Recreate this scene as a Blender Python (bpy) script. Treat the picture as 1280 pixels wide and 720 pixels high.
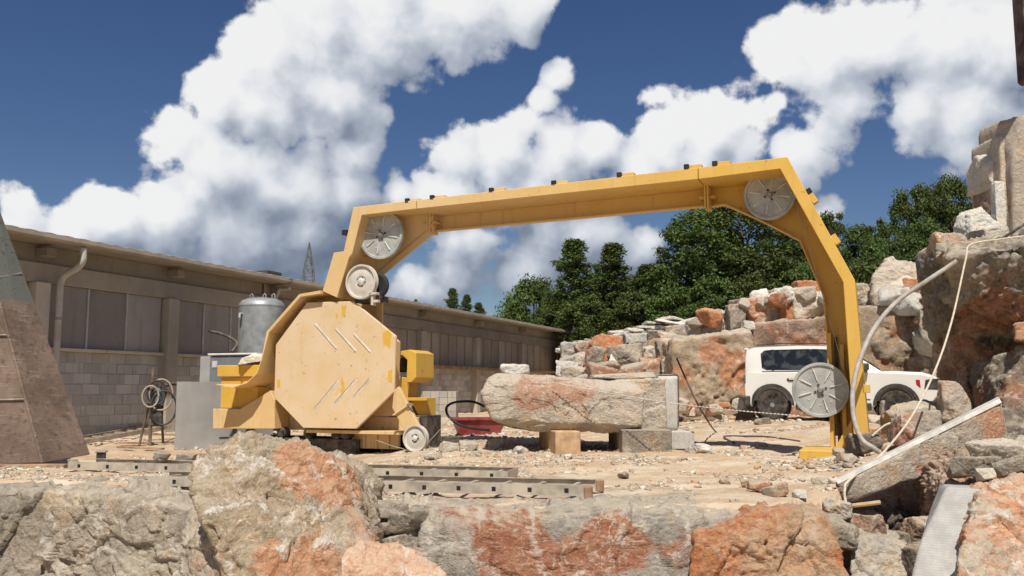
import bpy, bmesh, math, random
import numpy as np
from mathutils import Vector, Matrix

for o in list(bpy.data.objects):
    bpy.data.objects.remove(o, do_unlink=True)
scene = bpy.context.scene
COL = scene.collection
R = math.radians

# ------------------------------------------------------------------ camera
F = 1108.0                      # focal length in photo pixels (1280 wide)
PITCH = math.atan(125.0 / F)
CAMZ = 0.90
cam_d = bpy.data.cameras.new('camera')
cam_d.sensor_width = 36.0
cam_d.lens = F / 1280.0 * 36.0
cam_d.clip_start = 0.05
cam_d.clip_end = 3000
cam = bpy.data.objects.new('camera', cam_d)
COL.objects.link(cam)
cam.location = (0, 0, CAMZ)
cam.rotation_euler = (math.pi / 2 + PITCH, 0, 0)
scene.camera = cam

# ------------------------------------------------------------------ light
SUN_EL = R(57)
SUN_AZ = R(0)                   # 0 = straight behind the camera, + = from the right
to_sun = Vector((math.cos(SUN_EL) * math.sin(SUN_AZ), -math.cos(SUN_EL) * math.cos(SUN_AZ), math.sin(SUN_EL)))
sun_d = bpy.data.lights.new('sun', 'SUN')
sun_d.energy = 5.0
sun_d.angle = R(0.5)
sun_d.color = (1.0, 0.95, 0.87)
sun = bpy.data.objects.new('sun', sun_d)
COL.objects.link(sun)
sun.rotation_euler = (-to_sun).to_track_quat('-Z', 'Y').to_euler()
sun.location = (0, -20, 40)

scene.view_settings.view_transform = 'Standard'
scene.view_settings.look = 'None'
scene.view_settings.exposure = 0.06
scene.view_settings.gamma = 1.0
scene.view_settings.use_curve_mapping = False


def ray(px, py):
    u = (px - 640.0) / F
    v = (360.0 - py) / F
    c, s = math.cos(PITCH), math.sin(PITCH)
    return Vector((u, c - v * s, s + v * c))


def at(px, py, Y):
    """world point seen at photo pixel px,py at world depth Y"""
    d = ray(px, py)
    return Vector((0, 0, CAMZ)) + d * (Y / d.y)


def gp(px, py, z=0.0):
    d = ray(px, py)
    return Vector((0, 0, CAMZ)) + d * ((z - CAMZ) / d.z)


# ------------------------------------------------------------------ node helpers
class NT:
    def __init__(self, tree):
        self.t = tree

    def n(self, typ, **kw):
        nd = self.t.nodes.new(typ)
        for k, v in kw.items():
            setattr(nd, k, v)
        return nd

    def l(self, a, b):
        self.t.links.new(a, b)

    def put(self, sock, v):
        if v is None:
            return
        if isinstance(v, bpy.types.NodeSocket):
            self.l(v, sock)
        else:
            sock.default_value = v

    def math(self, op, a, b=None, c=None, clamp=False):
        nd = self.n('ShaderNodeMath', operation=op)
        nd.use_clamp = clamp
        self.put(nd.inputs[0], a)
        self.put(nd.inputs[1], b)
        if c is not None:
            self.put(nd.inputs[2], c)
        return nd.outputs[0]

    def vmath(self, op, a, b=None, s=None):
        nd = self.n('ShaderNodeVectorMath', operation=op)
        self.put(nd.inputs[0], a)
        self.put(nd.inputs[1], b)
        if s is not None:
            self.put(nd.inputs['Scale'], s)
        return nd.outputs['Value'] if op in ('LENGTH', 'DOT_PRODUCT', 'DISTANCE') else nd.outputs[0]

    def noise(self, vec, scale, detail=4, rough=0.55, dist=0.0, out='Fac'):
        nd = self.n('ShaderNodeTexNoise')
        self.put(nd.inputs['Vector'], vec)
        nd.inputs['Scale'].default_value = scale
        nd.inputs['Detail'].default_value = detail
        nd.inputs['Roughness'].default_value = rough
        nd.inputs['Distortion'].default_value = dist
        return nd.outputs[out]

    def voro(self, vec, scale, feature='F1', detail=0, rough=0.5, rnd=1.0, smooth=None):
        nd = self.n('ShaderNodeTexVoronoi', feature=feature)
        self.put(nd.inputs['Vector'], vec)
        nd.inputs['Scale'].default_value = scale
        nd.inputs['Detail'].default_value = detail
        nd.inputs['Roughness'].default_value = rough
        nd.inputs['Randomness'].default_value = rnd
        if smooth is not None and 'Smoothness' in nd.inputs:
            nd.inputs['Smoothness'].default_value = smooth
        return nd

    def ramp(self, fac, stops, interp='LINEAR'):
        nd = self.n('ShaderNodeValToRGB')
        nd.color_ramp.interpolation = interp
        el = nd.color_ramp.elements
        while len(el) > 1:
            el.remove(el[-1])
        for i, (p, c) in enumerate(stops):
            e = el[0] if i == 0 else el.new(p)
            e.position = p
            e.color = tuple(c) + (1,) if len(c) == 3 else c
        self.put(nd.inputs[0], fac)
        return nd.outputs[0]

    def step(self, x, lo, hi, smooth=True):
        nd = self.n('ShaderNodeMapRange')
        nd.interpolation_type = 'SMOOTHSTEP' if smooth else 'LINEAR'
        self.put(nd.inputs[0], x)
        self.put(nd.inputs[1], lo)
        self.put(nd.inputs[2], hi)
        return nd.outputs[0]

    def mix(self, fac, a, b, blend='MIX'):
        nd = self.n('ShaderNodeMix', data_type='RGBA', blend_type=blend)
        nd.clamp_factor = True
        self.put(nd.inputs[0], fac)
        self.put(nd.inputs[6], a if not isinstance(a, tuple) or len(a) == 4 else a + (1,))
        self.put(nd.inputs[7], b if not isinstance(b, tuple) or len(b) == 4 else b + (1,))
        return nd.outputs[2]

    def bump(self, h, strength=0.3, dist=0.02, normal=None):
        nd = self.n('ShaderNodeBump')
        nd.inputs['Strength'].default_value = strength
        nd.inputs['Distance'].default_value = dist
        self.put(nd.inputs['Height'], h)
        if normal is not None:
            self.l(normal, nd.inputs['Normal'])
        return nd.outputs[0]


# ------------------------------------------------------------------ sky with cumulus clouds
world = bpy.data.worlds.new('World')
scene.world = world
world.use_nodes = True
wt = world.node_tree
wt.nodes.clear()
w = NT(wt)
sky = w.n('ShaderNodeTexSky', sky_type='NISHITA')
sky.sun_disc = False
sky.sun_elevation = SUN_EL
sky.sun_rotation = math.pi - SUN_AZ
sky.altitude = 300
sky.air_density = 1.0
sky.dust_density = 0.6
sky.ozone_density = 2.5
hs = w.n('ShaderNodeHueSaturation')
hs.inputs['Saturation'].default_value = 1.2
hs.inputs['Value'].default_value = 1.0
hs.inputs['Hue'].default_value = 0.512
w.l(sky.outputs[0], hs.inputs['Color'])
bg_sky = w.n('ShaderNodeBackground')
bg_sky.inputs['Strength'].default_value = 0.061
w.l(hs.outputs[0], bg_sky.inputs['Color'])

# cloud masses: (px, py, radius px, weight); each is a direction on the sky sphere
BLOBS = [
    (322, 62, 70), (395, 30, 90), (480, 35, 90), (570, 20, 90), (648, 12, 50), (262, 118, 60), (345, 130, 95), (420, 125, 64),
    (222, 172, 48), (270, 215, 70), (335, 235, 90), (430, 195, 38), (150, 268, 44), (215, 275, 66), (300, 300, 90),
    (375, 300, 75), (40, 278, 40), (92, 296, 40),
    (697, 92, 30), (680, 128, 34), (665, 155, 40), (568, 180, 46), (628, 185, 62), (700, 185, 62), (748, 190, 46), (650, 250, 70),
    (550, 235, 46), (510, 232, 26), (790, 215, 46), (822, 128, 27), (838, 168, 46), (895, 182, 56), (968, 145, 34), (930, 205, 56),
    (968, 82, 50), (1025, 62, 68), (1100, 45, 80), (1180, 45, 90), (1260, 60, 90), (1050, 145, 62), (1130, 140, 66),
    (1215, 130, 80), (1005, 190, 38), (1215, 195, 46), (1270, 215, 60),
    (525, 362, 34), (805, 318, 36), (590, 318, 60), (660, 330, 60), (1030, 268, 28), (740, 300, 60), (690, 290, 60), (430, 230, 50)]

fg = bpy.data.node_groups.new('cloud_field', 'ShaderNodeTree')
fg.interface.new_socket('Vector', in_out='INPUT', socket_type='NodeSocketVector')
fg.interface.new_socket('Field', in_out='OUTPUT', socket_type='NodeSocketFloat')
fg.interface.new_socket('Mass', in_out='OUTPUT', socket_type='NodeSocketFloat')
g = NT(fg)
gi = g.n('NodeGroupInput')
go = g.n('NodeGroupOutput')
v0 = g.vmath('NORMALIZE', gi.outputs[0])
nz = g.noise(v0, 9.0, 1, 0.55, out='Color')
nz = g.vmath('SUBTRACT', nz, (0.5, 0.5, 0.5))
v1 = g.vmath('ADD', v0, g.vmath('SCALE', nz, s=0.055))
acc = None
for (bx, by, br) in BLOBS:
    c = ray(bx, by).normalized()
    dist = g.vmath('DISTANCE', v1, tuple(c))
    f = g.math('MULTIPLY_ADD', dist, -F / br, 1.0)
    if acc is None:
        acc = f
    else:
        acc = g.math('SMOOTH_MAX', acc, f, 0.25)
acc = g.math('MAXIMUM', acc, -1.0)
# the same weather goes on over the rest of the sky
gen = g.noise(g.vmath('MULTIPLY', v0, (1, 1, 1.7)), 2.6, 2, 0.5)
gen = g.math('MULTIPLY_ADD', gen, 5.0, -3.0)
away = g.vmath('DOT_PRODUCT', v0, tuple(ray(640, 300).normalized()))
gen = g.math('SUBTRACT', gen, g.math('MULTIPLY', g.step(away, 0.76, 0.86), 5.0))
acc = g.math('MAXIMUM', acc, gen)
# cauliflower billows
v2 = g.vmath('ADD', v0, g.vmath('SCALE', g.vmath('SUBTRACT', g.noise(v0, 24, 1, 0.5, out='Color'), (0.5, 0.5, 0.5)), s=0.022))
b1 = g.voro(v2, 13.0, 'F1', 3.0, 0.5, 1.0).outputs['Distance']
bil = g.math('SUBTRACT', 0.50, b1)
fld = g.math('ADD', acc, g.math('MULTIPLY', bil, 0.95))
g.l(fld, go.inputs[0])
g.l(acc, go.inputs[1])

tc = w.n('ShaderNodeTexCoord')
dirv = tc.outputs['Generated']


def field(vec):
    nd = w.n('ShaderNodeGroup')
    nd.node_tree = fg
    w.put(nd.inputs[0], vec)
    return nd.outputs


fa = field(dirv)
fb = field(w.vmath('ADD', dirv, (-0.016, 0.0, 0.026)))
fine = w.math('SUBTRACT', w.noise(dirv, 46, 5, 0.62), 0.5)
f0 = w.math('ADD', fa[0], w.math('MULTIPLY', fine, 0.62))
dens = w.step(f0, -0.45, -0.16)
self_sh = w.math('SUBTRACT', fa[0], fb[0])
fc = field(w.vmath('ADD', dirv, (-0.075, 0.0, 0.075)))
mass_sh = w.math('SUBTRACT', fa[1], fc[1])
lit = w.math('MULTIPLY_ADD', self_sh, 0.44, 0.665)
lit = w.math('ADD', lit, w.math('MULTIPLY', mass_sh, 0.25))
lit = w.math('ADD', lit, w.math('MULTIPLY', fine, 0.16))
broad = w.noise(dirv, 5.0, 3, 0.55)
lit = w.math('SUBTRACT', lit, w.math('MULTIPLY', w.math('MULTIPLY', w.step(broad, 0.45, 0.68), w.step(f0, 0.1, 0.9)), 0.22))
lowmask = w.vmath('DOT_PRODUCT', w.vmath('NORMALIZE', dirv), (0, 0, 1))
lit = w.math('SUBTRACT', lit, w.math('MULTIPLY', w.step(lowmask, 0.26, 0.11), 0.36))
ccol = w.ramp(lit, [(0.0, (0.16, 0.20, 0.28)), (0.28, (0.27, 0.32, 0.41)), (0.55, (0.52, 0.57, 0.66)), (0.80, (0.86, 0.88, 0.92)), (1.0, (1.0, 1.0, 1.0))])
bg_c = w.n('ShaderNodeBackground')
w.l(ccol, bg_c.inputs['Color'])
bg_c.inputs['Strength'].default_value = 0.86
mx = w.n('ShaderNodeMixShader')
w.l(w.math('MULTIPLY', dens, 0.97), mx.inputs[0])
w.l(bg_sky.outputs[0], mx.inputs[1])
w.l(bg_c.outputs[0], mx.inputs[2])
wo = w.n('ShaderNodeOutputWorld')
w.l(mx.outputs[0], wo.inputs['Surface'])
world.cycles.sampling_method = 'NONE'

# ------------------------------------------------------------------ numpy noise
def _hash(ix, iy, iz, k):
    h = (ix.astype(np.int64) * 374761393 + iy.astype(np.int64) * 668265263 + iz.astype(np.int64) * 1274126177 + k * 951274213) & 0x7fffffff
    h = ((h ^ (h >> 13)) * 1274126177) & 0x7fffffff
    h = ((h ^ (h >> 16)) * 668265263) & 0x7fffffff
    return (h ^ (h >> 15)).astype(np.float64) / 0x7fffffff


def vnoise(p, k=0):
    i = np.floor(p).astype(np.int64)
    f = p - i
    f = f * f * f * (f * (f * 6 - 15) + 10)
    r = np.zeros(len(p))
    for dx in (0, 1):
        wx = f[:, 0] if dx else 1 - f[:, 0]
        for dy in (0, 1):
            wy = f[:, 1] if dy else 1 - f[:, 1]
            for dz in (0, 1):
                wz = f[:, 2] if dz else 1 - f[:, 2]
                r += wx * wy * wz * _hash(i[:, 0] + dx, i[:, 1] + dy, i[:, 2] + dz, k)
    return r * 2 - 1


def fbm(p, o=4, k=0, gain=0.5, lac=2.03):
    r = np.zeros(len(p))
    a = 1.0
    for j in range(o):
        r += a * vnoise(p * (lac ** j) + 7.3 * j, k + j)
        a *= gain
    return r


def chips(p, k=0):
    """planar fracture facets: every Voronoi cell is a little tilted plane"""
    i = np.floor(p).astype(np.int64)
    best = np.full(len(p), 1e9)
    val = np.zeros(len(p))
    for dx in (-1, 0, 1):
        for dy in (-1, 0, 1):
            for dz in (-1, 0, 1):
                a, b, c = i[:, 0] + dx, i[:, 1] + dy, i[:, 2] + dz
                q = np.stack([a + _hash(a, b, c, k), b + _hash(a, b, c, k + 1), c + _hash(a, b, c, k + 2)], 1)
                d = p - q
                dd = (d * d).sum(1)
                gr = np.stack([_hash(a, b, c, k + 3), _hash(a, b, c, k + 4), _hash(a, b, c, k + 5)], 1) * 2 - 1
                h = (d * gr).sum(1) + (_hash(a, b, c, k + 6) - 0.5) * 0.7
                m = dd < best
                best[m] = dd[m]
                val[m] = h[m]
    return val


# ------------------------------------------------------------------ object helpers
def link(o):
    COL.objects.link(o)
    return o


def tag(o, label=None, cat=None, group=None, kind=None):
    if label:
        o['label'] = label
    if cat:
        o['category'] = cat
    if group:
        o['group'] = group
    if kind:
        o['kind'] = kind
    return o


def empty(name, loc=(0, 0, 0), rz=0.0, label=None, cat=None, group=None):
    o = bpy.data.objects.new(name, None)
    o.empty_display_size = 0.1
    link(o)
    o.location = loc
    o.rotation_euler = (0, 0, rz)
    return tag(o, label, cat, group)


def mesh_np(name, V, Fc, mat=None, smooth=False):
    """V (n,3) array, Fc (m,k) int array of equal-sided faces"""
    me = bpy.data.meshes.new(name)
    V = np.asarray(V, dtype=np.float32)
    Fc = np.asarray(Fc, dtype=np.int32)
    m, k = Fc.shape
    me.vertices.add(len(V))
    me.vertices.foreach_set('co', V.ravel())
    me.loops.add(m * k)
    me.loops.foreach_set('vertex_index', Fc.ravel())
    me.polygons.add(m)
    me.polygons.foreach_set('loop_start', np.arange(0, m * k, k, dtype=np.int32))
    me.update(calc_edges=True)
    if smooth:
        me.polygons.foreach_set('use_smooth', np.ones(m, dtype=bool))
    if mat:
        me.materials.append(mat)
    return me


def obj(name, me, parent=None, loc=(0, 0, 0), rot=None):
    o = bpy.data.objects.new(name, me)
    link(o)
    o.location = loc
    if rot is not None:
        o.rotation_euler = rot
    if parent is not None:
        o.parent = parent
    return o


class MB:
    """collects simple solids, then links them as one mesh object"""

    def __init__(self):
        self.v, self.f = [], []

    def add(self, vs, fs):
        n = len(self.v)
        self.v += [tuple(x) for x in vs]
        self.f += [tuple(i + n for i in fc) for fc in fs]
        return self

    def box(self, x0, x1, y0, y1, z0, z1, M=None):
        vs = [Vector((x, y, z)) for z in (z0, z1) for y in (y0, y1) for x in (x0, x1)]
        if M is not None:
            vs = [M @ v for v in vs]
        return self.add(vs, [(0, 2, 3, 1), (4, 5, 7, 6), (0, 1, 5, 4), (2, 6, 7, 3), (0, 4, 6, 2), (1, 3, 7, 5)])

    def prism(self, poly, y0, y1, M=None):
        """polygon of (x,z) extruded from y0 to y1 (convex or not)"""
        n = len(poly)
        a = sum(poly[i][0] * poly[(i + 1) % n][1] - poly[(i + 1) % n][0] * poly[i][1] for i in range(n))
        if a < 0:
            poly = poly[::-1]
        vs = [Vector((x, y0, z)) for x, z in poly] + [Vector((x, y1, z)) for x, z in poly]
        if M is not None:
            vs = [M @ v for v in vs]
        fs = [tuple(range(n)), tuple(range(2 * n - 1, n - 1, -1))]
        fs += [(i, i + n, (i + 1) % n + n, (i + 1) % n) for i in range(n)]
        return self.add(vs, fs)

    def lathe(self, prof, c=(0, 0, 0), axis='Y', seg=32, M=None):
        """prof: list of (r, h) along the axis; r may be 0 at the ends"""
        vs, fs = [], []
        for r, h in prof:
            for k in range(seg):
                a = 2 * math.pi * k / seg
                ca, sa = r * math.cos(a), r * math.sin(a)
                p = {'Y': (ca, h, sa), 'Z': (ca, sa, h), 'X': (h, ca, sa)}[axis]
                vs.append(Vector((p[0] + c[0], p[1] + c[1], p[2] + c[2])))
        if M is not None:
            vs = [M @ v for v in vs]
        for j in range(len(prof) - 1):
            for k in range(seg):
                k2 = (k + 1) % seg
                fs.append((j * seg + k, j * seg + k2, (j + 1) * seg + k2, (j + 1) * seg + k))
        if prof[0][0] > 1e-6:
            fs.append(tuple(range(seg - 1, -1, -1)))
        if prof[-1][0] > 1e-6:
            b = (len(prof) - 1) * seg
            fs.append(tuple(range(b, b + seg)))
        return self.add(vs, fs)

    def tube(self, pts, r, seg=8, cap=True):
        pts = [Vector(p) for p in pts]
        n = len(pts)
        rr = r if isinstance(r, (list, tuple)) else [r] * n
        t0 = (pts[1] - pts[0]).normalized()
        up = Vector((0, 0, 1)) if abs(t0.z) < 0.9 else Vector((1, 0, 0))
        nx = t0.cross(up).normalized()
        vs, fs = [], []
        for i, p in enumerate(pts):
            t = (pts[min(i + 1, n - 1)] - pts[max(i - 1, 0)]).normalized()
            nx = (nx - t * nx.dot(t)).normalized()
            ny = t.cross(nx)
            for k in range(seg):
                a = 2 * math.pi * k / seg
                vs.append(p + (nx * math.cos(a) + ny * math.sin(a)) * rr[i])
        for i in range(n - 1):
            for k in range(seg):
                k2 = (k + 1) % seg
                fs.append((i * seg + k, i * seg + k2, (i + 1) * seg + k2, (i + 1) * seg + k))
        if cap:
            fs.append(tuple(range(seg - 1, -1, -1)))
            fs.append(tuple(range((n - 1) * seg, n * seg)))
        return self.add(vs, fs)

    def build(self, name, mat, parent=None, loc=(0, 0, 0), bevel=0.0, smooth=False, rot=None, fix=True):
        me = bpy.data.meshes.new(name)
        me.from_pydata(self.v, [], self.f)
        if fix:
            bm = bmesh.new()
            bm.from_mesh(me)
            bmesh.ops.recalc_face_normals(bm, faces=bm.faces[:])
            if bevel:
                es = [e for e in bm.edges if len(e.link_faces) == 2 and e.calc_face_angle(0) > 0.6]
                bmesh.ops.bevel(bm, geom=es, offset=bevel, segments=1, affect='EDGES', clamp_overlap=True)
            bm.to_mesh(me)
            bm.free()
        if smooth:
            me.polygons.foreach_set('use_smooth', np.ones(len(me.polygons), dtype=bool))
            me.set_sharp_from_angle(angle=R(38))
        me.materials.append(mat)
        return obj(name, me, parent, loc, rot)


def spline(pts, n=8):
    """Catmull-Rom through points"""
    P = [Vector(p) for p in pts]
    P = [P[0] * 2 - P[1]] + P + [P[-1] * 2 - P[-2]]
    out = []
    for i in range(1, len(P) - 2):
        for k in range(n):
            t = k / n
            a, b, c, d = P[i - 1], P[i], P[i + 1], P[i + 2]
            out.append(0.5 * ((2 * b) + (c - a) * t + (2 * a - 5 * b + 4 * c - d) * t * t + (3 * b - a - 3 * c + d) * t ** 3))
    out.append(P[-2])
    return out


# ------------------------------------------------------------------ materials
def new_mat(name):
    m = bpy.data.materials.new(name)
    m.use_nodes = True
    t = m.node_tree
    b = t.nodes['Principled BSDF']
    return m, NT(t), b


def simple(name, col, rough=0.6, metal=0.0, var=0.12, scale=6.0, bump=0.15, spec=0.4, dust=None, dust_amt=0.0, coat=0.0):
    """a plain painted / metal / plastic surface with blotches, grime and settled dust"""
    m, t, b = new_mat(name)
    co = t.n('ShaderNodeTexCoord').outputs['Object']
    n1 = t.noise(co, scale, 6, 0.6)
    n2 = t.noise(co, scale * 9, 3, 0.6)
    c0 = tuple(max(0, x * (1 - var * 2.2)) for x in col)
    c1 = tuple(min(1, x * (1 + var)) for x in col)
    c = t.mix(t.step(n1, 0.3, 0.7), c0, c1)
    c = t.mix(t.math('MULTIPLY', t.step(n2, 0.55, 0.8), var * 2), c, tuple(x * 0.6 for x in col))
    if dust:
        ge = t.n('ShaderNodeNewGeometry')
        sx = t.n('ShaderNodeSeparateXYZ')
        t.l(ge.outputs['Normal'], sx.inputs[0])
        up = t.step(sx.outputs[2], 0.2, 0.9)
        d = t.math('MULTIPLY', t.math('ADD', t.math('MULTIPLY', up, 0.6), t.step(n1, 0.35, 0.75)), dust_amt, clamp=True)
        c = t.mix(d, c, dust)
    t.l(c, b.inputs['Base Color'])
    b.inputs['Roughness'].default_value = rough
    b.inputs['Metallic'].default_value = metal
    b.inputs['Specular IOR Level'].default_value = spec
    if coat:
        b.inputs['Coat Weight'].default_value = coat
        b.inputs['Coat Roughness'].default_value = 0.08
    if bump:
        t.l(t.bump(t.math('ADD', n1, t.math('MULTIPLY', n2, 0.4)), bump, 0.01), b.inputs['Normal'])
    return m


def rock_mat(name, a, bcol, p1, p2, patch=0.5, vein=0.5, dust=0.5, dustcol=(0.56, 0.48, 0.36), scale=1.0, rough_bump=0.8, blotch=0.5, spots=()):
    m, t, b = new_mat(name)
    oi = t.n('ShaderNodeObjectInfo')
    co = t.n('ShaderNodeTexCoord').outputs['Object']
    off = t.vmath('SCALE', (1.0, 0.7, 0.4), s=t.math('MULTIPLY', oi.outputs['Random'], 60.0))
    co = t.vmath('ADD', co, off)
    wr = t.vmath('ADD', co, t.vmath('SCALE', t.noise(co, 2.2 * scale, 3, 0.6, out='Color'), s=0.35 / scale))
    n1 = t.noise(wr, 1.6 * scale, 9, 0.66)
    n2 = t.noise(wr, 7.0 * scale, 7, 0.68)
    n3 = t.noise(co, 38.0 * scale, 4, 0.7)
    col = t.mix(t.step(n1, 0.34, 0.66), a, bcol)
    oc = t.noise(t.vmath('ADD', wr, (7.1, 3.3, 1.9)), 3.1 * scale, 6, 0.7)
    col = t.mix(t.math('MULTIPLY', t.step(oc, 0.52, 0.64), 0.55), col, (a[0] * 1.45, a[1] * 1.10, a[2] * 0.72))
    col = t.mix(t.math('MULTIPLY', t.step(n2, 0.50, 0.72), blotch), col, tuple(x * 0.42 for x in a))
    pm = t.noise(wr, 0.95 * scale, 6, 0.62)
    if spots:
        pos = t.n('ShaderNodeNewGeometry').outputs['Position']
        for (sc_, sr_, sw_) in spots:
            dd_ = t.vmath('DISTANCE', pos, tuple(sc_))
            pm = t.math('ADD', pm, t.math('MULTIPLY', t.step(dd_, sr_, sr_ * 0.35), sw_))
    pmask = t.step(pm, 0.66 - 0.28 * patch, 0.74 - 0.24 * patch)
    pc = t.mix(t.step(n2, 0.35, 0.65), p1, p2)
    col = t.mix(t.math('MULTIPLY', pmask, 0.9 if patch > 0 else 0.0), col, pc)
    vn = t.voro(t.vmath('ADD', wr, t.vmath('SCALE', t.noise(wr, 6 * scale, 4, 0.7, out='Color'), s=0.25 / scale)), 1.8 * scale, 'DISTANCE_TO_EDGE').outputs['Distance']
    vm = t.math('MULTIPLY', t.step(vn, 0.06, 0.008), t.step(n2, 0.42, 0.60))
    col = t.mix(t.math('MULTIPLY', vm, vein), col, (0.72, 0.66, 0.57))
    vn2 = t.voro(t.vmath('ADD', wr, t.vmath('SCALE', t.noise(wr, 15 * scale, 3, 0.7, out='Color'), s=0.12 / scale)), 6.5 * scale, 'DISTANCE_TO_EDGE').outputs['Distance']
    vm2 = t.math('MULTIPLY', t.step(vn2, 0.055, 0.006), t.step(oc, 0.50, 0.60))
    col = t.mix(t.math('MULTIPLY', vm2, vein * 0.85), col, (0.70, 0.64, 0.55))
    sp = t.math('MULTIPLY', t.step(t.noise(wr, 13 * scale, 5, 0.75), 0.61, 0.68), vein * 0.6)
    col = t.mix(sp, col, (0.70, 0.63, 0.53))
    col = t.mix(t.math('MULTIPLY', t.step(n3, 0.5, 0.72), 0.5), col, tuple(x * 0.42 for x in bcol))
    col = t.mix(t.math('MULTIPLY', t.step(n3, 0.48, 0.30), 0.35), col, tuple(min(0.75, x * 1.5) for x in bcol))
    ge = t.n('ShaderNodeNewGeometry')
    sx = t.n('ShaderNodeSeparateXYZ')
    t.l(ge.outputs['Normal'], sx.inputs[0])
    up = t.step(sx.outputs[2], 0.45, 0.95)
    col = t.mix(t.math('MULTIPLY', t.math('MULTIPLY', up, t.step(n2, 0.3, 0.55)), dust), col, dustcol)
    hv = t.n('ShaderNodeHueSaturation')
    t.put(hv.inputs['Value'], t.math('MULTIPLY_ADD', oi.outputs['Random'], 0.28, 0.86))
    t.l(col, hv.inputs['Color'])
    t.l(hv.outputs[0], b.inputs['Base Color'])
    b.inputs['Roughness'].default_value = 0.9
    b.inputs['Specular IOR Level'].default_value = 0.2
    h = t.math('ADD', t.math('MULTIPLY', n2, 1.0), t.math('MULTIPLY', n3, 0.42))
    h = t.math('ADD', h, t.math('MULTIPLY', t.noise(co, 95 * scale, 3, 0.6), 0.10))
    t.l(t.bump(h, rough_bump, 0.075), b.inputs['Normal'])
    return m


RUST1, RUST2 = (0.50, 0.19, 0.085), (0.58, 0.31, 0.17)
M_rock_grey = rock_mat('limestone_grey', (0.245, 0.21, 0.165), (0.385, 0.33, 0.25), (0.40, 0.29, 0.17), (0.46, 0.36, 0.23), 0.40, 0.45, 0.6)
M_rock_mix = rock_mat('limestone_rusty', (0.36, 0.31, 0.245), (0.50, 0.42, 0.315), RUST1, RUST2, 0.55, 0.8, 0.5)
M_rock_orange = rock_mat('limestone_orange', (0.46, 0.27, 0.15), (0.54, 0.37, 0.235), (0.44, 0.125, 0.045), (0.54, 0.235, 0.095), 0.98, 0.25, 0.3)
M_rock_red = rock_mat('limestone_red_grey', (0.29, 0.255, 0.21), (0.42, 0.345, 0.265), (0.40, 0.14, 0.07), (0.48, 0.25, 0.15), 0.55, 0.6, 0.7)
M_rock_pale = rock_mat('limestone_pale', (0.48, 0.42, 0.335), (0.62, 0.545, 0.435), (0.50, 0.30, 0.19), (0.54, 0.38, 0.26), 0.32, 0.4, 0.6)
M_rock_pink = rock_mat('limestone_pink', (0.52, 0.435, 0.34), (0.63, 0.54, 0.43), (0.52, 0.24, 0.15), (0.56, 0.35, 0.24), 0.50, 0.5, 0.7)
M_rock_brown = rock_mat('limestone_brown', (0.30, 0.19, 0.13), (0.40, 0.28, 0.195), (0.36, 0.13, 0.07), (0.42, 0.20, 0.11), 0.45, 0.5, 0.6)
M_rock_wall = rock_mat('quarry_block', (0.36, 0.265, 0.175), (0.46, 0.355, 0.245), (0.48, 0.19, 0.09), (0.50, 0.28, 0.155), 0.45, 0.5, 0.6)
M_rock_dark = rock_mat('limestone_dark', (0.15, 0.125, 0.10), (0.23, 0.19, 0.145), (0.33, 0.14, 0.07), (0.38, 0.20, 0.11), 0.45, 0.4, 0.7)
M_rock_cut = rock_mat('limestone_sawn', (0.42, 0.40, 0.36), (0.50, 0.47, 0.42), (0.46, 0.40, 0.33), (0.46, 0.40, 0.33), 0.2, 0.15, 0.4, rough_bump=0.15, blotch=0.15)
M_slab_grey = rock_mat('slab_grey', (0.36, 0.345, 0.32), (0.52, 0.50, 0.45), (0.36, 0.30, 0.24), (0.40, 0.34, 0.28), 0.2, 0.2, 0.6)
M_white_stone = rock_mat('white_stone', (0.68, 0.64, 0.56), (0.74, 0.70, 0.62), (0.60, 0.48, 0.36), (0.62, 0.52, 0.40), 0.2, 0.3, 0.4)

# ------------------------------------------------------------------ rocks
_ico = {}


def ico(level):
    if level not in _ico:
        bm = bmesh.new()
        bmesh.ops.create_icosphere(bm, subdivisions=level, radius=1.0)
        V = np.array([v.co[:] for v in bm.verts])
        Fc = np.array([[v.index for v in f.verts] for f in bm.faces])
        bm.free()
        _ico[level] = (V, Fc)
    return _ico[level]


def rock_mesh(name, N, D, half, level, mat, seed, amp, freq, sharp=18.0, chip=1.0, fine=0.35, smooth=False):
    V, Fc = ico(level)
    d = V * half
    d /= np.linalg.norm(d, axis=1, keepdims=True)
    s = np.maximum(d @ N.T, 0.0) / D
    rad = (s ** sharp).sum(1) ** (-1.0 / sharp)
    p = d * rad[:, None]
    q = p + seed * 13.7
    wq = q + 0.25 / freq * np.stack([fbm(q * freq * 0.8 + 31 * j, 2, 11 + j) for j in range(3)], 1)
    h = amp * (0.6 * fbm(q * freq * 0.7, 3, 1) + chip * 1.0 * chips(wq * freq, 3) + chip * 0.55 * chips(wq * freq * 2.6 + 5, 13))
    h += amp * chip * 0.30 * chips(wq * freq * 6.5 + 9, 23)
    h += amp * fine * fbm(q * freq * 5.0, 3, 5)
    mx = np.linalg.norm(p, axis=1)
    nrm = (s ** sharp)
    nrm = nrm @ N
    nrm /= np.linalg.norm(nrm, axis=1, keepdims=True) + 1e-9
    dirn = 0.7 * nrm + 0.3 * d
    p = p + dirn * np.clip(h, -0.5 * mx, 0.5 * mx)[:, None]
    return mesh_np(name, p, Fc, mat, smooth), p


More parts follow.
